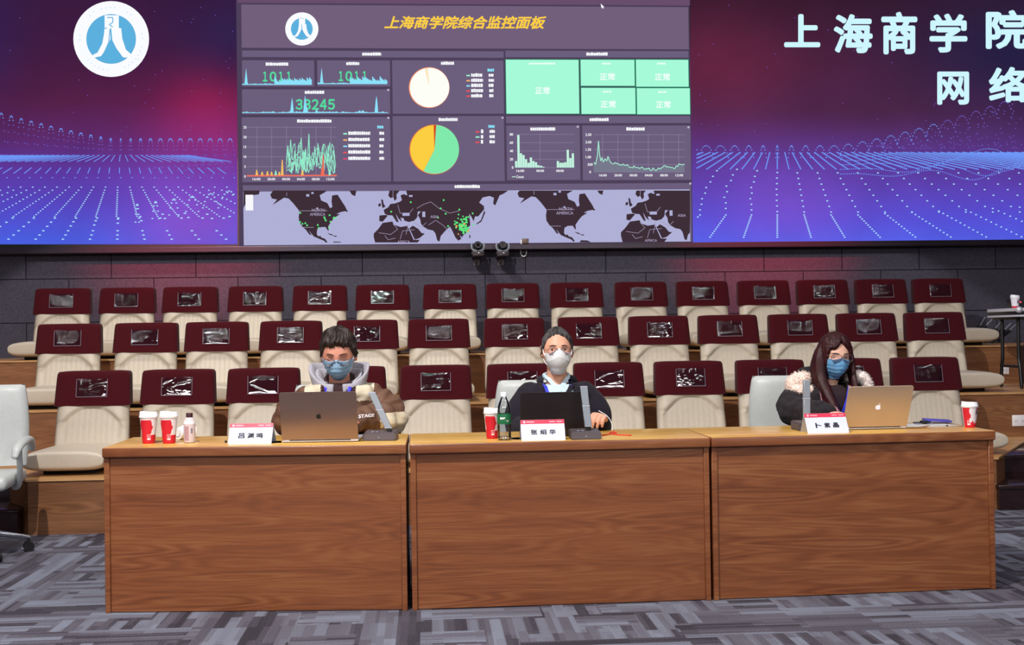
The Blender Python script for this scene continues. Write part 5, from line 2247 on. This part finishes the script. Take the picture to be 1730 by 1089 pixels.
hair_shell(Mh, m1, th1, 'hair')
b = coat(spec, 0.030, 0.030, 0.009)
wrinkle(b, 0.016, 16, 2.0)
for f in b.faces:
    c = f.calc_center_median()
    # cream yoke over the chest and a cream cuff panel on one forearm
    f.material_index = 2 if (abs(c.x) < 0.085 and c.z > 0.93 and c.y < -0.1) else 1 if (abs(c.x) < 0.20 and c.z > 0.925 and 0.09 < abs(c.x) < 0.175 and c.y < -0.05) or (c.x > 0.215 and c.z < 0.865) else 0
jk = obj('puffer_jacket', b, ['puffer', 'creamnylon', 'hoodlining'], m1, angle=180)
tr = front_bvh(jk)
b = NB()
def hood_sheet(b, rin, rout, lift, wob):
    # a standing cloth collar: open at the throat, rising to the ears and round behind the head
    rings = []
    for k, a in enumerate(np.linspace(-166, 166, 43)):
        r = math.radians(a)
        sx, cy = math.sin(r), math.cos(r)
        f = 0.5 + 0.5 * math.cos(r)                    # 1 behind, 0 in front
        up = 1.015 + lift * (sstep(0.04, 0.55, f))
        lo = 0.965 - 0.02 * (1 - f)
        c = []
        for q in range(12):
            t = 2 * PI * q / 12
            rr = (rin + rout) / 2 + (rout - rin) / 2 * math.cos(t) + wob * math.sin(a * 0.11 + t)
            rr += 0.026 * math.sin(t) * sstep(0, 0.4, f)
            z = (up + lo) / 2 + (up - lo) / 2 * math.copysign(abs(math.sin(t)) ** 0.7, math.sin(t))
            c.append(Vector((sx * rr * (1.0 if abs(a) < 110 else 1 - 0.2 * (abs(a) - 110) / 48), -0.182 + cy * rr * 0.92, z)))
        rings.append(c)
    loft(b, rings)


hood_sheet(b, 0.112, 0.142, 0.105, 0.003)
hood_sheet(b, 0.078, 0.106, 0.075, 0.003)
hood = obj('hood', b, 'hoodie', m1, angle=180)
b = NB()
tube(b, spline([(-0.072, -0.20, 0.945), (-0.075, -0.17, 0.99), (-0.06, -0.11, 1.03), (0, -0.09, 1.04), (0.06, -0.11, 1.03), (0.075, -0.17, 0.99), (0.072, -0.20, 0.945)], 4), 0.03, 12, 0, True, 1.2)
obj('hood_lining', b, 'hoodlining', hood, angle=180)
b = NB()
drape(b, [tr], [(-0.062, 1.0), (-0.050, 0.95), (-0.028, 0.88), (-0.012, 0.82)], 0.017, 0.006)
drape(b, [tr], [(0.062, 1.0), (0.046, 0.95), (0.022, 0.88), (0.006, 0.82)], 0.017, 0.006)
obj('lanyard', b, 'blue', m1, angle=180)
lettered_patch(tr, m1, 'STAGE', 0.150, 0.862, 0.075, 0.016, 'softwhite')

# --- man in the dark suit, facing the hall
pc = at(941, 594, Y=0.80)
X2, Y2_ = pc.x, 0.88
hd = (0.0, 0.80 - Y2_, pc.z)
spec = dict(lean=0.16, tops=lambda z: 0.5 + (z - 0.5) * 0.985, head=hd, turn=(0.0, 0.02, 0.0), hs=0.99,
            neck=[(0, -0.045, 0.94), (0, -0.05, 1.0), (0, -0.06, 1.06), (0, -0.065, 1.12)],
            arm={-1: ((-0.172, -0.045, 0.918), (-0.212, -0.10, 0.745), (-0.13, -0.40, 0.800), (0.25, -0.95, 0), (0, 0, -1), (1, 0, 0), 0.4),
                 1: ((0.172, -0.045, 0.918), (0.214, -0.10, 0.745), (0.190, -0.385, 0.800), (-0.22, -0.75, 0.40), (-0.35, -0.25, -0.9), (-0.8, -0.3, 0.2), 0.9)})
m2, Mh = person('person in dark suit and pale blue shirt wearing a white respirator', X2, Y2_, spec, 'skin', 0.0)
respirator(Mh, m2)
eyes(Mh, m2, 0.75, (0, 0.0005))
spectacles(Mh, m2, 0.0265, 0.0175, 0.008)


def th2(d):
    x, y, z = d
    az = math.atan2(x, -y)
    hl = 0.73 - 0.26 * (az / 0.95) ** 2 - 0.05 * math.sin(az)
    if abs(az) > 0.95:
        hl = hl * (1 - sstep(0.95, 1.35, abs(az))) + (0.02) * sstep(0.95, 1.35, abs(az))
    if abs(az) > 1.7:
        hl = 0.02 - 0.6 * sstep(1.7, 2.4, abs(az))
    hl += 0.05 * noise.noise(Vector((az * 6, 3.0, 0)))
    k = sstep(hl - 0.02, hl + 0.16, z)
    n = noise.noise(Vector((x * 3 + 9, y * 3, z * 3))) * 0.006 + 0.0045 * math.sin(az * 26 + z * 9 + 3 * noise.noise(Vector((x * 4, y * 4, z * 4))))
    return -0.010 + (0.010 + 0.003 + 0.012 * max(0, z) + n) * k


hair_shell(Mh, m2, th2, 'hairgrey')
b = NB()
loft(b, torso_rings(0.010, spec['lean'], spec['tops']))
wrinkle(b, 0.003, 22)
sh = obj('shirt', fuse(b, 0.006, 1), 'shirt', m2, angle=180)
b = coat(spec, 0.024, 0.024, 0.0, 0.0055)
wrinkle(b, 0.004, 11, 5.0)
kill = []
for f in b.faces:
    c = f.calc_center_median()
    halfw = 0.072 * min(1, max(0.15, (c.z - 0.70) / 0.10))
    if c.y < -0.03 and c.z > 0.72 and abs(c.x) < halfw:
        kill.append(f)
bmesh.ops.delete(b, geom=kill, context='FACES')
jk = obj('suit_jacket', b, 'suit', m2, angle=180)
tj, ts = front_bvh(jk), front_bvh(sh)
b = NB()
for s in (-1, 1):     # lapels laid along the opening, with a collar behind the neck
    drape(b, [tj, ts], [(s * 0.094, 1.0), (s * 0.100, 0.95), (s * 0.098, 0.88), (s * 0.086, 0.80), (s * 0.040, 0.72)], 0.036, 0.006, 0.003)
tube(b, spline([(-0.092, -0.075, 1.0), (-0.080, -0.01, 1.018), (0, 0.028, 1.028), (0.080, -0.01, 1.018), (0.092, -0.075, 1.0)], 6), 0.018, 10, 0, True, 0.6)
obj('lapel', b, 'suit', jk, angle=180)
b = NB()
for s in (-1, 1):     # shirt collar points
    P = [(s * 0.062, -0.02, 1.035), (s * 0.066, -0.085, 1.020), (s * 0.028, -0.150, 0.968), (s * 0.004, -0.140, 0.978), (s * 0.040, -0.105, 1.018)]
    fr = [b.verts.new(p) for p in P]
    bk = [b.verts.new(Vector(p) + Vector((0, 0.006, -0.002))) for p in P]
    n = len(P)
    b.faces.new(fr)
    b.faces.new(bk[::-1])
    for i in range(n):
        b.faces.new((fr[i], bk[i], bk[(i + 1) % n], fr[(i + 1) % n]))
tube(b, spline([(-0.060, -0.075, 1.018), (-0.062, -0.01, 1.03), (0, 0.03, 1.038), (0.062, -0.01, 1.03), (0.060, -0.075, 1.018)], 6), 0.010, 8, 0, True, 1.4)
obj('collar', b, 'shirt', sh, angle=30)
b = NB()
drape(b, [ts], [(0.0, 0.955), (0.0, 0.86), (0.0, 0.74)], 0.022, 0.002, 0.0012)
obj('placket', b, 'shirt', sh, angle=180)
b = NB()
drape(b, [tj, ts], [(-0.082, 1.01), (-0.068, 0.96), (-0.052, 0.90), (-0.042, 0.82)], 0.018, 0.0075)
drape(b, [tj, ts], [(0.074, 1.01), (0.070, 0.975)], 0.015, 0.0075)
obj('lanyard', b, 'blue', m2, angle=180)
b = NB()
drape(b, [tj, ts], [(0.084, 1.01), (0.058, 0.962), (0.018, 0.90), (-0.004, 0.84)], 0.022, 0.010)
obj('black_strap', b, 'suit', m2, angle=180)
b = NB()
for s in (-1, 1):
    pts = [Mh @ Vector((s * 0.083, 0.004 + 0.016 * math.cos(a), 0.004 + 0.026 * math.sin(a))) for a in np.linspace(0.4, 3.6, 9)]
    tube(b, pts, 0.0035, 8, 0, True)
    ball(b, Mh @ Vector((s * 0.084, 0.004, -0.014)), 0.009, 0.8, 1, 1.3)
obj('earphone', b, 'black', m2, angle=180)
b = NB()
wr = Vector(spec['arm'][1][2])
tube(b, spline([wr + Vector((-0.02, -0.04, 0.06)), wr + Vector((0.018, -0.055, 0.035)), wr + Vector((0.040, -0.065, 0.0)), wr + Vector((0.042, -0.07, -0.045))], 6), 0.0018, 6, 0, True)
o = obj('white_cable', b, 'white')
o.location = (X2, Y2_, 0)
tag(o, 'thin white cable hanging over the raised hand beside the microphone', 'cable')

# --- woman in the fur-trimmed parka
pc = at(1409, 603, Y=0.70)
X3, Y3_ = pc.x - 0.02, 0.86
hd = (0.02, 0.70 - Y3_, pc.z)
spec = dict(lean=0.26, tops=lambda z: 0.5 + (z - 0.5) * 0.93, head=hd, turn=(0.07, 0.18, 0.05), hs=0.97, hand=0.88,
            neck=[(0, -0.085, 0.90), (0.0, -0.10, 0.96), (0.01, -0.12, 1.03), (0.02, -0.13, 1.10)],
            arm={-1: ((-0.158, -0.10, 0.885), (-0.225, -0.20, 0.825), (-0.11, -0.40, 0.825), (0.5, -0.8, 0), (0, 0, -1), (1, 0, 0), 0.35),
                 1: ((0.158, -0.10, 0.885), (0.225, -0.19, 0.825), (0.085, -0.385, 0.828), (-0.55, -0.75, 0.15), (0, -0.2, -1), (-1, 0, 0), 0.35)})
m3, Mh = person('person with long dark auburn hair in black parka with pale fur trim', X3, Y3_, spec, 'skin_pale', 0.0)
surgical_mask(Mh, m3, 0, 'maskdeep')
eyes(Mh, m3, 0.42, (0.002, -0.0022))
spectacles(Mh, m3, 0.028, 0.021, 0.015)


def th3(d):
    x, y, z = d
    az = math.atan2(x, -y)
    part = 0.12
    hl = 0.70 - 0.30 * sstep(0.0, 0.70, abs(az - part))
    if abs(az) > 0.70:
        hl = 0.40 - 1.6 * sstep(0.70, 1.12, abs(az))
    k = sstep(hl - 0.03, hl + 0.10, z)
    n = noise.noise(Vector((x * 14, y * 14, z * 2.0))) * 0.004
    return -0.012 + (0.012 + 0.017 + 0.008 * max(0, z) + n - 0.008 * math.exp(-((x - 0.10) / 0.05) ** 2) * (z > 0.4)) * k


hr = hair_shell(Mh, m3, th3, 'hairred')
b = NB()


def lock(b, path, wd, th, seed):
    """A flat hanging mass of straight hair with furrows."""
    P = spline(path, 8)
    rings = []
    m = 26
    for k, p in enumerate(P):
        t = k / (len(P) - 1)
        w_ = wd * (1 - 0.30 * t ** 2) * (0.75 + 0.25 * sstep(0, 0.2, t))
        r = []
        for i in range(m):
            a = 2 * PI * i / m
            f = 1 + 0.16 * noise.noise(Vector((math.cos(a) * 4 + seed, math.sin(a) * 4, t * 1.3)))
            r.append(p + Vector((math.cos(a) * w_ * f, math.sin(a) * th * f, (0.018 * noise.noise(Vector((i * 0.9, seed, 0))) if k == len(P) - 1 else 0))))
        rings.append(r)
    loft(b, rings)


H0 = Vector(hd)
lock(b, [H0 + Vector(v) for v in ((-0.060, 0.0, 0.070), (-0.084, -0.010, 0.0), (-0.088, -0.030, -0.10), (-0.074, -0.095, -0.19), (-0.050, -0.150, -0.29), (-0.036, -0.165, -0.37))], 0.034, 0.045, 1.0)
lock(b, [H0 + Vector(v) for v in ((-0.070, 0.03, 0.04), (-0.094, 0.025, -0.06), (-0.092, -0.01, -0.16), (-0.068, -0.09, -0.25), (-0.058, -0.12, -0.33))], 0.026, 0.05, 3.0)
lock(b, [H0 + Vector(v) for v in ((0.062, 0.0, 0.065), (0.086, 0.0, 0.0), (0.092, -0.010, -0.09), (0.086, -0.06, -0.17), (0.074, -0.115, -0.25), (0.066, -0.135, -0.29))], 0.020, 0.040, 5.0)
lock(b, [H0 + Vector(v) for v in ((0.0, 0.075, 0.03), (0.0, 0.088, -0.08), (0.0, 0.10, -0.17), (0.0, 0.115, -0.22))], 0.075, 0.026, 7.0)
obj('long_hair', b, 'hairred', m3, angle=180)
b = NB()
loft(b, torso_rings(0.010, spec['lean'], spec['tops']))
top = obj('dark_top', fuse(b, 0.007, 1), plain('dark_knit', S(38, 20, 26), 0.9), m3, angle=180)
b = coat(spec, 0.030, 0.026, 0.007)
wrinkle(b, 0.013, 14, 8.0)
kill = [f for f in b.faces if f.calc_center_median().y < -0.05 and f.calc_center_median().z > 0.66 and abs(f.calc_center_median().x - 0.01) < 0.050 + 0.03 * max(0, f.calc_center_median().z - 0.7)]
bmesh.ops.delete(b, geom=kill, context='FACES')
jk = obj('parka', b, 'parka', m3, angle=180)
tj, ts = front_bvh(jk), front_bvh(top)
b = NB()
for s in (-1, 1):
    drape(b, [tj, ts], [(0.01 + s * 0.082, 0.955), (0.01 + s * 0.078, 0.90), (0.01 + s * 0.068, 0.82), (0.01 + s * 0.060, 0.70)], 0.034, 0.008, 0.004)
obj('lining', b, 'pinklining', jk, angle=180)
b = NB()
drape(b, [tj, ts], [(-0.050, 0.95), (-0.030, 0.88), (0.0, 0.80), (0.02, 0.74)], 0.017, 0.008)
drape(b, [tj, ts], [(0.082, 0.95), (0.066, 0.88), (0.040, 0.80), (0.026, 0.74)], 0.019, 0.010)
obj('lanyard', b, 'blue', m3, angle=180)
b = NB()
for x0, z0, wd, hg in ((-0.045, 0.826, 0.010, 0.016), (-0.032, 0.828, 0.012, 0.012), (-0.017, 0.826, 0.009, 0.016), (-0.005, 0.828, 0.010, 0.011), (-0.040, 0.812, 0.040, 0.004)):
    b.faces.new([b.verts.new((x, (on_front(ts, x, z) or 0) - 0.003, z)) for x, z in ((x0, z0), (x0 + wd, z0), (x0 + wd, z0 + hg), (x0, z0 + hg))])
obj('chest_print', b, 'softwhite', m3, smooth=False)
# fur: tufts standing off a thick rolled core
fr_rnd = random.Random(31)


def fur(core, rad, count, ln):
    b = NB()
    P = spline(core, 10)
    R = list(np.interp(np.linspace(0, 1, len(P)), np.linspace(0, 1, len(rad)), rad))
    tube(b, P, [r * 0.86 for r in R], 12, 0, True)
    for _ in range(count):
        k = fr_rnd.randrange(len(P))
        c = P[k]
        d = Vector((fr_rnd.gauss(0, 1), fr_rnd.gauss(0, 1), fr_rnd.gauss(0, 1))).normalized()
        if k in (0, len(P) - 1):
            pass
        else:
            t = (P[k + 1] - P[k - 1]).normalized()
            d = (d - t * d.dot(t) * 0.7).normalized()
        a = c + d * R[k] * 0.8
        e = a + (d + Vector((fr_rnd.gauss(0, 0.35), fr_rnd.gauss(0, 0.35), fr_rnd.gauss(0, 0.35) - 0.35))).normalized() * ln * fr_rnd.uniform(0.6, 1.3)
        u = d.cross(Vector((0.3, 0.5, 0.8))).normalized() * 0.0032
        v = d.cross(u).normalized() * 0.0032
        q = [b.verts.new(a + u), b.verts.new(a - u * 0.5 + v), b.verts.new(a - u * 0.5 - v)]
        tip = b.verts.new(e)
        for i in range(3):
            b.faces.new((q[i], q[(i + 1) % 3], tip))
    return b


obj('fur_trim', fur([(-0.105, -0.115, 0.985), (-0.150, -0.130, 0.990), (-0.192, -0.125, 0.968), (-0.190, -0.150, 0.935), (-0.130, -0.190, 0.935)], [0.032, 0.045, 0.046, 0.042, 0.03], 1500, 0.017), 'fur', m3, angle=180)
obj('fur_trim', fur([(0.115, -0.12, 0.990), (0.158, -0.135, 1.000), (0.194, -0.14, 0.980), (0.206, -0.145, 0.940), (0.198, -0.15, 0.905)], [0.026, 0.036, 0.037, 0.033, 0.022], 1300, 0.014), 'furpink', m3, angle=180)
b = NB()
tube(b, spline([(-0.12, -0.05, 0.965), (-0.09, 0.03, 1.0), (0, 0.065, 1.01), (0.09, 0.03, 1.0), (0.13, -0.05, 0.965)], 5), 0.045, 12, 0, True, 1.0)
obj('hood', b, 'parka', jk, angle=180)

# office chairs for the three, and the empty one by the steps
office_chair((X1 - 0.02, Y1_ + 0.02, 0), 0.12, 'white leather office chair under the person in the brown jacket')
office_chair((X2 - 0.10, Y2_ + 0.06, 0), -0.10, 'white leather office chair under the person in the dark suit')
office_chair((X3 - 0.10, Y3_ + 0.08, 0), -0.18, 'white leather office chair under the person with long auburn hair')
pc = at(-46, 800, Y=1.62)
office_chair((pc.x, 1.62, 0), 0.10, 'empty white leather office chair standing by the dark polished steps')

# ------------------------------------------------------------------ cameras and fittings on the wall
for u, lab in ((807.5, 'black pan tilt camera on the wall, the one further from the small white fitting'), (849.5, 'black pan tilt camera on the wall, the one next to the small white fitting')):
    p = at(u, 429.5, Y=YW - 0.35)
    t = thing('wall_camera', lab, 'camera', (p.x, YW - 0.22, p.z), 0, 'wall cameras under the video wall')
    b = NB()
    box(b, -0.055, 0.055, -0.20, 0.219, -0.014, -0.006, 0, 0.002)
    box(b, -0.03, 0.03, 0.212, 0.2195, -0.09, -0.006)
    tube(b, [(0, -0.05, -0.012), (0, 0.214, -0.08)], 0.007, 8)
    obj('bracket', b, 'darkmetal', t)
    b = NB()
    lathe(b, [(0.050, -0.006), (0.066, 0.0), (0.068, 0.020), (0.060, 0.030), (0.045, 0.034), (0.001, 0.034)], 28, 0, 0, -0.13)
    bs = obj('base', b, 'darkmetal', t)
    b = NB()
    ball(b, (0.006, -0.199, 0.012), 0.0045)
    obj('status_light', b, 'whiteled', bs)
    b = NB()
    tube(b, spline([(-0.062, -0.13, 0.112), (-0.064, -0.13, 0.075), (-0.050, -0.13, 0.046), (0, -0.13, 0.034), (0.050, -0.13, 0.046), (0.064, -0.13, 0.075), (0.062, -0.13, 0.112)], 6), 0.010, 10, 0, True, 1.6)
    obj('yoke', b, 'grey', t, angle=180)
    b = NB()
    ball(b, (0, -0.13, 0.088), 0.046, 1, 1.05, 1.05, 0, 24)
    tube(b, [(0, -0.16, 0.092), (0, -0.19, 0.094)], [0.034, 0.030], 20)
    hd_ = obj('camera_head', b, 'black', t)
    b = NB()
    tube(b, [(0, -0.189, 0.094), (0, -0.193, 0.094)], [0.022, 0.020], 20)
    obj('lens', b, plain('camera_lens', S(26, 16, 24), 0.08), hd_)
p = at(885, 409, Y=YW - 0.05)
t = thing('projector_sensor', 'small brown and white sensor fixed at the foot of the video wall', 'sensor', (p.x, YW, p.z), 0)
b = NB()
box(b, -0.030, 0.040, -0.19, -0.001, -0.024, 0.028, 0, 0.004)
obj('case', b, plain('brown_case', S(104, 82, 74), 0.5), t)
b = NB()
box(b, -0.044, -0.031, -0.185, -0.06, -0.030, 0.018, 0, 0.003)
obj('side_plate', b, 'white', t)
p = at(884.5, 426.5, Y=YW - 0.03)
t = thing('wall_hook', 'small white U shaped fitting on the wall under the sensor', 'fitting', (p.x, YW, p.z), 0)
b = NB()
tube(b, spline([(-0.026, -0.03, 0.034), (-0.030, -0.03, 0.0), (-0.020, -0.03, -0.030), (0, -0.03, -0.040), (0.020, -0.03, -0.030), (0.030, -0.03, 0.0), (0.026, -0.03, 0.034)], 5), 0.008, 10, 0, True)
obj('ring', b, 'white', t, angle=180)
b = NB()
box(b, -0.018, 0.018, -0.045, -0.0005, -0.02, 0.044, 0, 0.006)
obj('plug', b, 'black', t)

# wall sockets on the tier fronts
for u, v, Y, lab in ((1697, 624, R3, 'white wall socket on the highest tier behind the folding legs'), (1722, 710, R2, 'white wall socket on the middle tier above the dark steps')):
    p = at(u, v, Y=Y - 0.004)
    t = thing('wall_socket', lab, 'socket', (p.x, Y - 0.0002, p.z), 0)
    b = NB()
    wd, hh = (0.043, 0.043) if Y == R3 else (0.06, 0.045)
    box(b, -wd, wd, -0.009, 0, -hh, hh, 0, 0.003)
    obj('face_plate', b, 'socket', t)
    b = NB()
    for x in ((-0.012, 0.012) if Y == R3 else (-0.035, -0.020, 0.020, 0.035)):
        box(b, x - 0.002, x + 0.002, -0.0096, -0.008, -0.012, 0.004)
    obj('sockets', b, 'greyprint', t)

# ------------------------------------------------------------------ folding table with flight case, cup and receiver
p = at(1712, 655, Z=2 * HT)
zt = at(1712, 522, Y=p.y).z
t = thing('folding_table', 'black folding leg stand with crossbar on the middle tier', 'table', (p.x + 0.30, p.y - 0.02, 2 * HT), 0)
hgt = zt - 2 * HT - 0.07
b = NB()
box(b, -0.36, 0.36, -0.22, 0.26, hgt - 0.02, hgt, 0, 0.004)
obj('table_top', b, 'black', t)
for sx in (-0.32, 0.32):
    for sy in (-0.12, 0.16):
        b = NB()
        tube(b, spline([(sx, sy, hgt - 0.02), (sx, sy, 0.42), (sx, sy, 0.26), (sx + 0.0, sy * 1.0 + (0.02 if sy > 0 else -0.02), 0.18), (sx, sy + (0.03 if sy > 0 else -0.04), 0.014)], 5), 0.015, 10, 0, True)
        obj('leg', b, 'black', t, angle=180)
    b = NB()
    tube(b, [(sx, -0.13, 0.19), (sx, 0.17, 0.19)], 0.012, 10, 0, True)
    obj('crossbar', b, 'black', t, angle=180)
for sx in (-0.32,):
    b = NB()
    tube(b, [(sx + 0.07, -0.12, hgt - 0.02), (sx + 0.07, -0.12, 0.24), (sx + 0.11, -0.16, 0.014)], 0.015, 10, 0, True)
    obj('leg', b, 'black', t, angle=180)
tl = t.location
t = thing('flight_case', 'flat silver edged flight case lying on the folding stand', 'case', (tl.x, tl.y, tl.z + hgt), 0)
b = NB()
box(b, -0.385, 0.385, -0.25, 0.28, 0.0, 0.072, 0, 0.004)
obj('case_body', b, 'black', t)
b = NB()
for z0, z1 in ((0.048, 0.075), (-0.0, 0.018)):
    box(b, -0.39, 0.39, -0.256, -0.246, z0, z1, 0, 0.002)
    box(b, -0.391, -0.381, -0.256, 0.285, z0, z1, 0, 0.002)
box(b, -0.39, 0.39, -0.256, 0.285, 0.0705, 0.076, 0, 0.002)
obj('edge_rail', b, 'silver', t)
b = NB()
ball(b, (-0.372, -0.24, 0.060), 0.028, 1, 1, 1, 0, 20)
obj('corner_ball', b, 'silver', t)
b = NB()
box(b, -0.20, 0.30, -0.258, -0.25, 0.018, 0.044, 0, 0.002)
obj('front_plate', b, 'grey', t)
q = at(1713, 514, Y=tl.y)
paper_cup(Vector((q.x, tl.y - 0.02, tl.z + hgt + 0.076)), 'white paper cup with red foot on the flight case', 0.0, 0.105, 'white', 0.9)
q = at(1731, 510, Y=tl.y + 0.10)
t = thing('wireless_receiver', 'black receiver box with a red light on the flight case', 'receiver', (q.x, tl.y + 0.12, tl.z + hgt + 0.076), 0)
b = NB()
box(b, -0.10, 0.14, -0.08, 0.10, 0.0, 0.085, 0, 0.004)
obj('case', b, 'black', t)
b = NB()
q2 = at(1724, 510, Y=tl.y + 0.04)
ball(b, (q2.x - q.x, -0.082, q2.z - (tl.z + hgt + 0.076)), 0.006)
obj('indicator_light', b, 'redled', t)

# folded stands left lying at the end of the highest tier
for k, (u0, v0, u1, v1, yy, lab) in enumerate(((1636, 566, 1668, 534, 6.35, 'folded black stand leaning upright next to the end seat of the top row'), (1640, 572, 1650, 536, 6.55, 'short black stand propped against the wall by the end seat'),
                                               (1676, 566, 1694, 546, 6.2, 'folded black stand with pale tip lying by the flight case'), (1685, 560, 1702, 548, 6.45, 'thin black stand lying behind the folding legs'), (1664, 568, 1676, 544, 6.5, 'short folded black stand in the middle of the heap of stands'))):
    a, c = at(u0, v0, Y=yy), at(u1 + 14, v1, Y=min(YW - 0.03, yy + 0.25))
    a = Vector((a.x, a.y, 3 * HT + 0.016))
    t = thing('folded_stand', lab, 'stand', a, 0, 'folded stands at the end of the top tier')
    d = c - a
    b = NB()
    tube(b, [(0, 0, 0), d * 0.6], 0.014, 10, 0, True)
    for s in (-1, 1):
        tube(b, [d * 0.12, d * 0.55 + Vector((s * 0.03, 0, 0.01))], 0.009, 8, 0, True)
    obj('tube', b, 'black', t, angle=180)
    b = NB()
    tube(b, [d * 0.58, d], 0.008, 8, 0, True)
    obj('shaft', b, 'grey', t, angle=180)
    b = NB()
    ball(b, d * 0.6, 0.02)
    obj('clamp', b, 'black', t, angle=180)

# ------------------------------------------------------------------ dark polished steps at both ends of the tiers
for k, (u, v, s, lab) in enumerate(((30, 905, -1, 'dark polished wooden steps behind the empty office chair'), (1689, 862, 1, 'dark polished wooden steps beside the pale laptop desk'))):
    p = at(u, v, Z=0)
    t = thing('side_steps', lab, 'steps', (p.x, p.y, 0), 0, 'dark polished side steps')
    for j in range(2):
        b = NB()
        x0, x1 = sorted((0 if j == 0 else s * 0.13, s * 1.3))
        y0 = 0.0 if j == 0 else 0.32
        z0, z1 = (0.0, 0.175) if j == 0 else (0.175, 0.345)
        yb = 0.95
        if j == 1:
            box(b, x0, x1, y0, yb, z0, z1 - 0.03)
        else:
            box(b, x0, x1, y0, yb, z0, z1 - 0.03)
        st_ = obj('step', b, 'blackgloss', t, smooth=False)
        b = NB()
        box(b, x0 - (0.01 if s > 0 else 0), x1 + (0.01 if s < 0 else 0), y0 - 0.015, yb if j else yb, z1 - 0.03, z1, 0, 0.006)
        obj('step_tread', b, 'blackgloss', st_)
